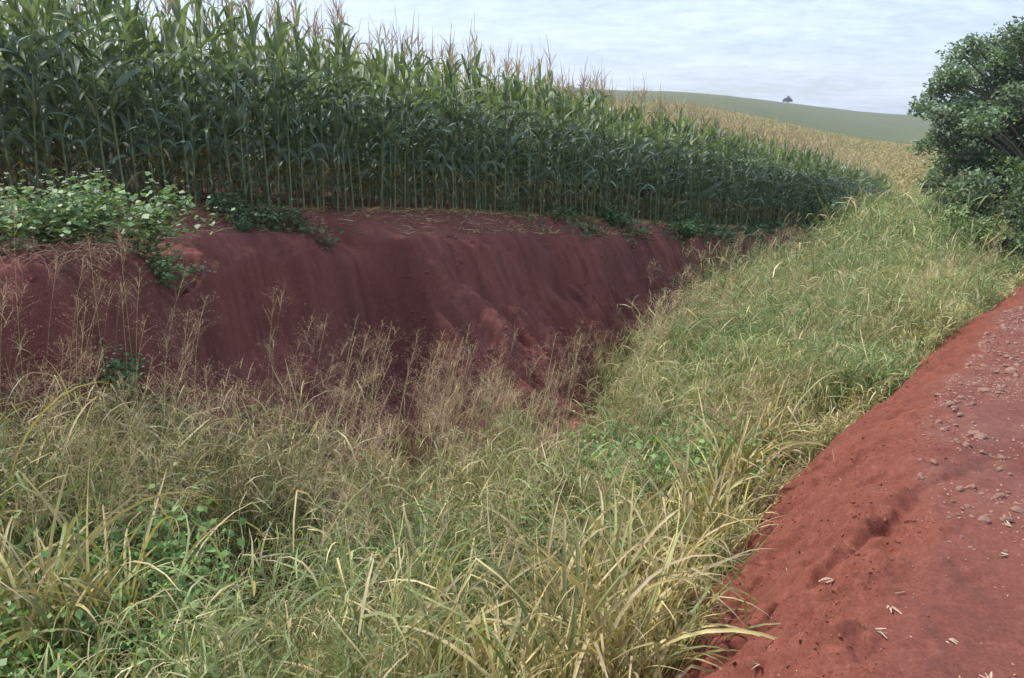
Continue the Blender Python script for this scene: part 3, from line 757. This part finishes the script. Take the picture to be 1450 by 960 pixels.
spots = [(15, 6.5, 1.0, 'leftmost bushy green weed with white flowers at the photo edge, under the maize'),
         (75, 6.6, 1.05, 'bushy green weed second from the left on the bank lip'),
         (135, 6.7, 1.15, 'tall bushy weed with white flowers above the middle of the dark lip'),
         (195, 6.9, 1.1, 'bushy white-flowered weed fourth along the lip, beside the tallest stems'),
         (235, 7.1, .75, 'small white-flowered weed at the right end of the leafy clump'),
         (60, 7.3, .85, 'green weed at the back, shaded under the leftmost maize'),
         (262, 6.7, .4, 'little pale weed trailing down the lip at the right tip of the clump'),
         (165, 6.4, .65, 'low weed hanging over the lip in front of the tall flowering one')]
for i, (px, d, s, lab) in enumerate(spots):
    o = wp[i] if i < 3 else copy_tree(wp[i % 3])
    o.location = on_ground(px, d - .2); o.scale = (s * 1.1, s * 1.1, s * .82); o.rotation_euler = (0, 0, i * 1.3)
    tag(o, lab, 'weed', 'flowering weeds on the bank lip')
gp = make_weed(520, .45, .35, 34, 110, .026, 0, (.15, .27, .08), 'leafy_herb')
gq = make_weed(521, .45, .4, 22, 34, .07, 0, (.11, .20, .08), 'leafy_herb')
for i, (px, d, s, lab) in enumerate([(120, 3.6, 1.7, 'bright green ferny herb under the broad grass at the lower left'),
        (215, 3.3, 1.5, 'ferny green herb nearest the bottom edge, left of centre'),
        (175, 4.3, 1.9, 'shaded green herb behind the lower left grass clumps'),
        (30, 4.0, 1.7, 'green herb among the straw blades at the left edge'),
        (960, 7.0, 2.3, 'patch of bright green herb in the tall grass left of the red slope'),
        (1150, 26.5, 2.4, 'low green bush at the foot of the distant maize'),
        (1190, 27.5, 2.0, 'smaller green bush right of another at the distant maize foot'),
        (975, 16.2, .9, 'lone grey green herb growing on the upper bank'),
        (345, 8.6, .3, 'small weed where the litter begins, right of the flowering clump'),
        (865, 14.6, .8, 'flat green weed on the lip above the rills')]):
    o = gp if i == 0 else gq if i == 5 else copy_tree(gp if i < 5 else gq)
    o.location = on_ground(px, d); o.scale = (s, s, s); o.rotation_euler = (0, 0, i * 2.1)
    tag(o, lab, 'herb', 'leafy green herbs')

# broad-bladed grass clumps of the foreground
def make_clump(seed, nb, h, w, pal, dryp, name='broad_grass_clump', heads=0, th=(.05, .7), curl=(.4, 2.0), sp=.06):
    r = np.random.default_rng(seed); root = empty(name, (0, 0, 0)); a = Acc()
    P = np.zeros((nb, 3)); P[:, :2] = r.normal(0, sp, (nb, 2)); P[:, 2] = -.03 + r.random(nb) ** 1.5 * h * .55
    c = np.array(pal)[r.integers(0, len(pal), nb)] * r.uniform(.8, 1.25, (nb, 1))
    dry = r.random((nb, 1)) < dryp
    c1 = np.where(dry, np.array((.50, .40, .24)) * r.uniform(.7, 1.2, (nb, 1)), c * 1.1)
    c = np.where(dry & (r.random((nb, 1)) < .4), np.array((.42, .34, .18)) * r.uniform(.7, 1.1, (nb, 1)), c)
    ribbons(a, P, r.uniform(0, 6.28, nb), r.uniform(*th, nb), r.uniform(*curl, nb), r.uniform(.22, 1.0, nb) * h, w * r.uniform(.6, 1.25, nb), c, c1, n=9, drift=r.normal(0, .8, nb), twist=r.normal(0, 1.1, nb), crease=.3, fold=(np.where(r.random(nb) < .6, r.uniform(.4, .8, nb), 2), r.uniform(.8, 1.9, nb)), lean=(.12, -.1, 0))
    a.build('blades', M_leaf, root)
    ns = max(5, nb // 6); a = Acc()
    P = np.zeros((ns, 3)); P[:, :2] = r.normal(0, sp, (ns, 2))
    pos = ribbons(a, P, r.uniform(0, 6.28, ns), r.uniform(.05, .45, ns), r.uniform(0, .3, ns), h * r.uniform(.6, .95, ns), .007, (.22, .20, .09), (.36, .30, .14), n=4, tip=.6, root=1, twist=r.normal(0, 1, ns))
    a.build('stems', M_leaf, root)
    return root
PALN = [(.34, .31, .11), (.20, .24, .085), (.46, .39, .17), (.42, .34, .14)]
cp = [make_clump(600 + i, 120, 1.05, .019, PALN, .62, sp=.10, curl=(.2, 2.6)) for i in range(4)]
cl = [make_clump(620 + i, 120, 1.15, .018, PALN, .75, curl=(.8, 2.4), sp=.10) for i in range(3)]
def nm(px, d):
    return px, d
CP = [(560, 3.3, .85), (640, 3.45, 1), (720, 3.1, .9), (800, 3.35, 1), (870, 3.5, .95), (920, 3.75, .9), (680, 3.9, 1), (760, 4.1, 1), (850, 4.2, 1), (560, 3.9, 1), (950, 4.3, .85), (480, 3.4, .9), (900, 4.9, 1.05), (1000, 5.0, .9), (800, 5.0, 1), (620, 4.6, .9), (1040, 6.0, 1), (940, 5.8, 1), (1080, 7.2, 1.05), (420, 3.0, .7)]
NEARW = {560: 'left of centre', 640: 'at bottom centre', 720: 'right of bottom centre', 800: 'between centre and the red slope', 870: 'near the foot of the red slope', 920: 'spilling onto the red slope', 480: 'beside the green feathery patch', 420: 'low in the green feathery patch', 680: 'at centre', 760: 'right of centre', 850: 'well right of centre', 950: 'at the edge of the red slope', 900: 'left of the red slope', 1000: 'touching the red slope', 620: 'just left of centre', 1040: 'where the slope edge turns', 940: 'left of the slope bend', 1080: 'high beside the red slope'}
for i, (px, d, s) in enumerate(CP):
    o = cp[i] if i < 4 else copy_tree(cp[i % 4])
    o.location = on_ground(px, d); o.scale = (s, s, s); o.rotation_euler = (0, 0, i * 1.7)
    tag(o, ('yellowing broad grass clump in the %s rank, ' % ('front' if d < 3.6 else 'second' if d < 4.5 else 'rear')) + NEARW[px], 'grass clump', 'broad-bladed grass clumps in the foreground')
for i, (px, d, s, lab) in enumerate([(20, 3.9, 1.2, 'straw-tipped broad grass clump cut by the left edge'), (95, 3.9, 1.2, 'straw-tipped clump with long bent blades second from the left edge'), (180, 4.1, 1.05, 'straw-coloured clump bending over the ferny herbs'), (60, 3.1, .75, 'broad grass clump in the bottom left corner'), (270, 3.5, .7, 'short straw clump left of the feathery green grass'), (10, 4.7, 1.3, 'tall dry clump at the left edge, behind the others')]):
    o = cl[i] if i < 3 else copy_tree(cl[i % 3])
    o.location = on_ground(px, d); o.scale = (s, s, s); o.rotation_euler = (0, 0, i * 2.3)
    tag(o, lab, 'grass clump', 'straw-tipped grass clumps at the left')
# narrow green tussocks against the bank
tp = [make_clump(640 + i, 130, .6, .008, [(.20, .27, .07), (.26, .29, .09)], .2, 'grass_tussock', th=(.0, .5), curl=(.1, 1.0), sp=.05) for i in range(3)]
for i, (px, d, s, lab) in enumerate([(150, 5.6, 1.2, 'green tussock high on the left of the dark bank'), (415, 6.6, 1.3, 'bright green tussock under tall pale seed stems'), (535, 7.0, 1.0, 'small green tussock at the foot of the left hollow'), (730, 8.6, 1.3, 'thin tussock at the foot of the rills'), (300, 6.0, 1.0, 'green tussock between the two tallest clumps of stems'), (240, 5.8, .8, 'little tussock on the red slope left of another'), (625, 7.2, 1.1, 'tussock with leaning stems just below the dark gap'), (860, 11.0, 1.6, 'tall tussock at the right end of the bare bank'), (60, 4.8, 1.5, 'grassy tussock rising before the bank near the left edge'), (200, 5.2, 1.5, 'tall tussock standing right of the left-hand one on the bank'), (350, 5.6, 1.4, 'tussock in the brownish weeds left of the tall stems')]):
    o = tp[i] if i < 3 else copy_tree(tp[i % 3])
    o.location = on_ground(px, d); o.scale = (s, s, s); o.rotation_euler = (0, 0, i)
    tag(o, lab, 'tussock', 'green tussocks against the bank')
# tall single seed stems
def make_stem(seed, h, bend, hl=.16):
    r = np.random.default_rng(seed); root = empty('seed_stem', (0, 0, 0)); a = Acc()
    t = np.linspace(0, 1, 8); pts = np.stack([bend * h * t ** 1.6, .04 * np.sin(t * 3), h * t * (1 - .15 * abs(bend) * t)], 1)
    tube(a, pts, np.linspace(.0035, .0015, 8), 4, (.26, .24, .11), (.48, .38, .24)); a.build('stem', M_dry, root)
    a = Acc(); m = 40; tt = r.uniform(1 - hl / h, 1.0, m); P = np.stack([np.interp(tt, t, pts[:, j]) for j in range(3)], 1)
    ribbons(a, P, r.uniform(0, 6.28, m), r.uniform(.1, .6, m), 0, r.uniform(.012, .035, m), .005, (.52, .40, .28), (.56, .44, .32), n=2, tip=.2, root=.7)
    a.build('seed_head', M_dry, root); return root
sp_ = [make_stem(700, 1.25, .15), make_stem(701, 1.35, .45), make_stem(702, 1.1, -.2), make_stem(703, 1.2, .7)]
ST = [(395, 6.4, 'leftmost of the pale stems above the bright tussock'), (405, 6.5, 'pale upright stem in front of the left hollow'), (420, 6.4, 'stem leaning right from the bright tussock'), (455, 6.3, 'long stem bowing right across the dark hollow'),
      (205, 5.6, 'upright seed stem over the dark bank at left'), (215, 5.4, 'bowed stem near the flowering weeds'), (130, 5.2, 'thin stem left of the left tussock'), (100, 4.9, 'long stem slanting across the left of the bank'), (285, 5.9, 'crossing pale stem above the red fan at left'), (295, 5.8, 'stem leaning right and crossing another'), (560, 6.6, 'stem at the foot of the hollow'), (585, 6.7, 'pink stem leaning right under the fan'), (600, 6.6, 'long low stem reaching right below the fan'), (500, 6.2, 'short stem left of the small tussock'),
      (720, 8.0, 'thin stem before the rills'), (840, 9.5, 'airy stem by the bare bank end'), (870, 9.8, 'upright stem just inside the tall grass edge'), (690, 7.2, 'stem rising through the seed heads'), (40, 4.6, 'stem near the left edge'), (1075, 17, 'slim stem against the far bank')]
for i, (px, d, lab) in enumerate(ST):
    o = sp_[i] if i < 4 else copy_tree(sp_[i % 4])
    o.location = on_ground(px, d); s = random.uniform(.7, 1.0); o.scale = (s, s, s); o.rotation_euler = (0, 0, random.uniform(-.5, .5))
    tag(o, lab, 'grass stem', 'tall seed stems in front of the bank')
# dry hanging roots at the left lip
root = empty('dry_root_mat', on_ground(35, 6.0)); a = Acc(); m = 420
P = np.stack([rng.uniform(-.75, .75, m), rng.uniform(-.25, .25, m), rng.uniform(.0, .10, m)], 1)
ribbons(a, P, -1.0 + rng.normal(0, .9, m), rng.uniform(1.0, 1.7, m), rng.uniform(.3, 1.2, m), rng.uniform(.15, .5, m), .004, (.26, .18, .13), (.33, .24, .18), n=5, twist=rng.normal(0, 1, m), drift=rng.normal(0, 1, m))
a.build('root_fibres', M_dry, root); tag(root, 'tangle of dry grey brown roots hanging over the left lip', 'roots')

# ------------------------------------------------ stones and litter on the road
def stone_arr(seed, sub=4):
    r = np.random.default_rng(seed); V = []; F = []
    g = np.linspace(-1, 1, sub + 1); n = 0
    for ax in range(3):
        for sg in (-1, 1):
            A, B = np.meshgrid(g, g, indexing='ij'); Q = np.zeros(A.shape + (3,)); Q[..., ax] = sg; Q[..., (ax + 1) % 3] = A * sg; Q[..., (ax + 2) % 3] = B
            V.append(Q.reshape(-1, 3)); i = np.arange((sub + 1) ** 2).reshape(sub + 1, -1) + n
            F.append(np.stack([i[:-1, :-1], i[1:, :-1], i[1:, 1:], i[:-1, 1:]], -1).reshape(-1, 4)); n += (sub + 1) ** 2
    V = np.concatenate(V); V /= np.linalg.norm(V, axis=1, keepdims=True)
    for q in range(7):
        d = r.normal(size=3); d /= np.linalg.norm(d); h = r.uniform(.55, .85); dd = V @ d; V = V - np.maximum(dd - h, 0)[:, None] * d
    V = V * (r.uniform(.8, 1.2), r.uniform(.6, .9), r.uniform(.45, .65))
    k = np.unique(np.round(V, 5), axis=0, return_inverse=True)
    return k[0], k[1].reshape(-1)[np.concatenate(F)]
sa = [stone_arr(800 + i) for i in range(6)]
sm_ = [quad_mesh('stone', V, F_, np.ones((len(V), 3)), M_stone, False) for V, F_ in sa]
def gravel_uv(n, wide=1.0):
    v = 3.6 + 9.5 * rng.random(n) ** .9
    w = rng.random(n)
    u = u_crest(v) + .06 - .75 * wide * w
    return u, v
u, v = gravel_uv(3600, .6); x, y = uv2xy(u, v)
kp = (perlin(x * 1.6, y * 1.6, 150) > -.3) & in_view(x, y, -.3, 1.02); x, y, v = x[kp][:290], y[kp][:290], v[kp][:290]
zs = ground(x, y)
for i in range(len(x)):
    o = bpy.data.objects.new('stone', sm_[i % 6]); COL.objects.link(o)
    big = (rng.random() ** 3) * .034 + .014
    if i == 0: big = .062
    o.location = (x[i], y[i], zs[i] + big * .2); o.scale = (big, big, big); o.rotation_euler = (rng.uniform(-.3, .3), rng.uniform(-.3, .3), rng.uniform(0, 6.28))
    lab = 'largest pale stone of the gravel patch' if i == 0 else ('pebble-sized' if big < .018 else 'fist-sized' if big > .033 else 'small') + ' reddish stone lying in the gravel ' + ('near the bare road foreground' if v[i] < 5.5 else 'in the middle of the patch' if v[i] < 8 else 'at the far end by the grass')
    tag(o, lab, 'stone', 'stones of the gravel patch')
acc = Acc()
u, v = gravel_uv(15000, 1.0); x, y = uv2xy(u, v)
kp = (fbm(x * 1.6, y * 1.6, 3, 150) > rng.normal(.22, .22, len(x))) & in_view(x, y, -.3, 1.15); x, y = x[kp], y[kp]
u2 = rng.uniform(-1, 1.3, 1500); v2 = rng.uniform(1.8, 6, 1500); x2, y2 = uv2xy(u2, v2); x = np.concatenate([x, x2]); y = np.concatenate([y, y2])
zs = ground(x, y); V0, F0 = stone_arr(850, 2)
k = len(x); rz = rng.uniform(0, 6.28, k); sc = .003 + .010 * rng.random(k) ** 2.5; sc[-1500:] *= .4
V = np.stack([(V0[None, :, 0] * np.cos(rz)[:, None] - V0[None, :, 1] * np.sin(rz)[:, None]) * sc[:, None] + x[:, None], (V0[None, :, 0] * np.sin(rz)[:, None] + V0[None, :, 1] * np.cos(rz)[:, None]) * sc[:, None] + y[:, None], V0[None, :, 2] * sc[:, None] + zs[:, None] + sc[:, None] * .2], -1)
acc.add(V, (F0[None] + (np.arange(k) * len(V0))[:, None, None]).reshape(-1, 4), (1, 1, 1))
o = acc.build('gravel', M_stone, smooth=False); tag(o, 'fine gravel and grit scattered over the red road', None, None, 'stuff')
acc = Acc(); n_ = 160
u = rng.uniform(-1.2, 1.1, n_); v = rng.uniform(1.6, 7, n_); x, y = uv2xy(u, v); 
ribbons(acc, np.stack([x, y, ground(x, y) + .006], 1), rng.uniform(0, 6.28, n_), rng.uniform(1.4, 1.6, n_), 0, .008 + .06 * rng.random(n_) ** 2.5, .004, SG * rng.uniform(.6, 1.1, (n_, 1)) * (1, .85, .7), SG, n=2, tip=.5, root=1)
o = acc.build('straw_bits', M_dry); tag(o, 'short straw bits scattered over the red road', None, None, 'stuff')
acc = Acc()
u = np.concatenate([rng.uniform(.30, 1.9, 26000), rng.uniform(3.9, 7.0, 12000)]); v = np.concatenate([1.5 + 8 * rng.random(26000) ** 1.6, rng.uniform(1, 17, 12000)])
x, y = uv2xy(u, v); q = (u - u_foot(v)) / (u_rim(v) - u_foot(v))
kp = in_view(x, y, -.3, 1.2) & (fbm(x * 1.7, y * 1.7, 3, 160) > np.where(u < 3, .02 + rng.normal(0, .12, len(x)), -.02 + .35 * sstep(.4, .8, q)))
x, y, u, v = x[kp], y[kp], u[kp], v[kp]; k = len(x); zs = ground(x, y); rz = rng.uniform(0, 6.28, k); sc = np.where(u < 3, .0025 + .013 * rng.random(k) ** 5, .008 + .04 * rng.random(k) ** 3)
V0, F0 = stone_arr(851, 2)
V = np.stack([(V0[None, :, 0] * np.cos(rz)[:, None] - V0[None, :, 1] * np.sin(rz)[:, None]) * sc[:, None] + x[:, None], (V0[None, :, 0] * np.sin(rz)[:, None] + V0[None, :, 1] * np.cos(rz)[:, None]) * sc[:, None] + y[:, None], V0[None, :, 2] * sc[:, None] * 1.2 + zs[:, None]], -1)
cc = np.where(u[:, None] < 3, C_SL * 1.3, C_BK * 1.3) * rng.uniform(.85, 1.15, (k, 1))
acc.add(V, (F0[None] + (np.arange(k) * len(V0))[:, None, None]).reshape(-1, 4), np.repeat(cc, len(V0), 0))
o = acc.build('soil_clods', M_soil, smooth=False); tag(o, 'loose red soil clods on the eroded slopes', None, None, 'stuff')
def make_straw(seed):
    r = np.random.default_rng(seed); a = Acc(); m = 4
    ribbons(a, np.stack([r.normal(0, .008, m), r.normal(0, .008, m), r.uniform(.004, .012, m)], 1), r.normal(0, .35, m), r.uniform(1.4, 1.55, m), r.uniform(-.1, .2, m), r.uniform(.02, .07, m), .010, (.44, .32, .23), (.56, .44, .32), n=4, crease=.5, tip=.4, root=.8, twist=r.normal(0, .5, m))
    return a.build('dry_leaf_piece', M_dry)
dp = [make_straw(900 + i) for i in range(3)]
for i, (px, d, lab) in enumerate([(1425, 3.35, 'pale dry leaf piece at the right photo edge, lower of two'), (1432, 3.6, 'pale dry leaf piece at the right edge just below the gravel'), (1345, 2.75, 'upright-pointing straw piece low on the road'), (1262, 3.0, 'straw piece beside the eroded channel'), (1405, 2.5, 'crumpled dry leaf near the bottom right corner'), (1180, 3.3, 'tiny pale straw on the slope above the crumbled soil'), (1075, 3.0, 'small straw on the crumbled lower slope'), (1240, 2.8, 'thin straw on the smooth red soil left of centre road')]):
    o = dp[i] if i < 3 else dp[i % 3].copy()
    if i >= 3: COL.objects.link(o)
    x, y, z = on_ground(px, d); o.location = (x, y, z); o.rotation_euler = (0, 0, random.uniform(0, 6.28))
    tag(o, lab, 'dry leaf', 'dry leaf pieces on the road')

# ------------------------------------------------ tree, shrubs, distant tree
def make_tree(name, base, clumps, nleaf, lsz, col, trunk_r, mat=M_tree, label='', cat='tree', seed=0, limbs=True, group=None):
    r = np.random.default_rng(seed); root = empty(name, base); base = np.array(base)
    a = Acc(); c = np.array([q[0] for q in clumps]) - base; ctr = c.mean(0); top = c[:, 2].max()
    hh = np.linspace(0, 1, 8)
    tp = np.stack([ctr[0] * hh ** 1.3 + .08 * np.sin(hh * 7), ctr[1] * hh ** 1.3, -.15 + top * .85 * hh], 1)
    tube(a, tp, np.linspace(trunk_r, trunk_r * .2, 8), 8, (.12, .10, .08)); a.build('trunk', M_bark, root)
    a = Acc()
    for q in c:
        s0 = np.clip(q[2] / top * .6, .1, .85); st = np.array([np.interp(s0, hh, tp[:, j]) for j in range(3)])
        t = np.linspace(0, 1, 6)[:, None]; pts = st * (1 - t) + q * t + np.array((0, 0, .25)) * np.sin(t * math.pi) * np.linalg.norm(q - st) * .3
        tube(a, pts, np.linspace(trunk_r * .35, trunk_r * .06, 6), 5, (.13, .11, .085))
    a.build('limbs', M_bark, root)
    a = Acc()
    for (q, rad), cc in zip(clumps, c):
        m = int(nleaf * (rad / .5) ** 2.2); d = r.normal(size=(m, 3)); d /= np.linalg.norm(d, axis=1, keepdims=True)
        rr = rad * r.random(m) ** .4; bump = 1 + .8 * perlin(d[:, 0] * 2.2 + q[0] * 3, d[:, 1] * 2.2 + d[:, 2] * 2, seed)
        Q = cc + d * (rr * bump)[:, None] * (1.1, 1.1, .85)
        leaves(a, Q, lsz * r.uniform(.6, 1.3, m), np.array(col) * r.uniform(.65, 1.35, (m, 1)) * r.uniform(.72, 1.3), asp=.5, up=.5)
    a.build('crown', mat, root)
    tag(root, label, cat, group); return root
r = np.random.default_rng(77)
D = 21.5
sil = [(1400, 150, .6), (1440, 110, .6), (1430, 160, .6), (1470, 150, .6), (1410, 200, .55), (1450, 200, .6), (1435, 245, .6), (1395, 235, .5), (1470, 240, .6), (1420, 85, .5), (1318, 262, .35), (1335, 285, .4), (1360, 300, .45), (1325, 300, .35), (1385, 260, .5), (1345, 170, .4), (1318, 138, .28), (1378, 62, .30), (1360, 78, .42), (1402, 72, .50), (1436, 52, .5), (1345, 105, .42), (1330, 125, .38), (1302, 152, .30), (1322, 158, .32), (1350, 150, .4), (1304, 208, .26), (1325, 195, .32), (1345, 205, .42), (1340, 232, .42), (1375, 120, .55), (1420, 115, .6), (1465, 60, .6), (1330, 250, .35), (1380, 185, .5), (1372, 235, .5), (1350, 270, .4)]
cl_ = [(pt(px, py, D + r.normal(0, .5)), rd) for px, py, rd in sil]
for _ in range(95):
    px = r.uniform(1352, 1620); lo = np.interp(px, [1352, 1400, 1450, 1620], [110, 75, 40, 20]); py = r.uniform(lo, 375 if px > 1400 else 330); cl_.append((pt(px, py, D + r.uniform(-1.8, 2.4)), r.uniform(.28, .52)))
bx, by, bz = on_ground(1478, D)
make_tree('tree', (bx, by, bz), cl_, 640, .13, (.175, .24, .15), .19, label='large dark green leafy tree at the right edge beyond the grass', seed=3)
def shrub(px, d, h, w, label, seed, lsz=.13, col=(.15, .22, .075)):
    r = np.random.default_rng(seed); b = np.array(on_ground(px, d)); cs = []
    for _ in range(16):
        a = r.uniform(0, 6.28); q = r.random() ** .5; z = r.uniform(.25, 1)
        cs.append((b + (w * q * math.cos(a) * (1.1 - z * .4), w * q * math.sin(a) * (1.1 - z * .4), z * h), r.uniform(.2, .34)))
    make_tree('shrub', tuple(b), cs, 320, lsz, col, .035, M_leaf, label, 'shrub', seed, group='shrubs under the tree')
shrub(1340, 22, 2.9, 1.1, 'light green shrub under the left side of the tree', 31, .12, (.12, .185, .075))
shrub(1395, 19, 3.3, 1.2, 'yellow green broad-leaved shrub in the middle under the tree', 32, .15, (.16, .23, .075))
shrub(1452, 17, 2.3, 1.0, 'dark green shrub beside the road at the right edge', 33, .11, (.085, .135, .06))
shrub(1425, 21.5, 3.5, 1.2, 'tall dull green shrub directly below the crown', 34, .13, (.10, .155, .07))
shrub(1350, 18.5, 2.4, .9, 'low pale shrub nearest the tall grass', 35, .12, (.17, .23, .085))
shrub(1318, 24, 2.2, .9, 'small green shrub at the outer left foot of the tree', 37, .12, (.14, .21, .085))
shrub(1400, 23, 3.2, 1.4, 'tall shrub at the back joining crown and undergrowth', 38, .12, (.12, .18, .08))
shrub(1500, 16.5, 1.9, 1.2, 'shrub at the far right beyond the road edge', 36, .12, (.09, .14, .06))
b = pt(1115, 148, 430); bz = gz(b[0], b[1])
cs = [((b[0] + dx_, b[1] + dy_, bz + z_), rd) for dx_, dy_, z_, rd in [(0, 0, 1.9, 1.2), (1.2, 0, 1.5, 1.0), (-1.3, .5, 1.6, 1.0), (.4, 1, 1.1, 1.1), (.2, 0, 2.9, .8), (-2.0, 0, 1.0, .8), (2.0, 0, 1.0, .8)]]
make_tree('distant_tree', (b[0], b[1], bz), [(np.array(q), rd) for q, rd in cs], 60, .5, (.05, .08, .05), .2, label='lone tiny dark tree on the skyline of the green hill', seed=9)

# ------------------------------------------------ haze in the air
import bmesh
bm = bmesh.new(); bmesh.ops.create_cube(bm, size=1.0)
me = bpy.data.meshes.new('haze'); 
for vtx in bm.verts: vtx.co = Vector((vtx.co.x * 4600, vtx.co.y * 4600, -12 + (vtx.co.z + .5) * 62))
bm.to_mesh(me); bm.free()
hz = bpy.data.objects.new('haze', me); COL.objects.link(hz); tag(hz, 'thin pale haze in the air', None, None, 'stuff')
hm = bpy.data.materials.new('haze_air'); hm.use_nodes = True; hn = hm.node_tree; hn.nodes.clear()
ho = N(hn, 'ShaderNodeOutputMaterial'); hv = N(hn, 'ShaderNodeVolumePrincipled')
hv.inputs['Color'].default_value = (.85, .90, 1, 1); hv.inputs['Density'].default_value = 0.00055; hv.inputs['Anisotropy'].default_value = 0.2
L(hn, hv.outputs[0], ho.inputs['Volume']); me.materials.append(hm)
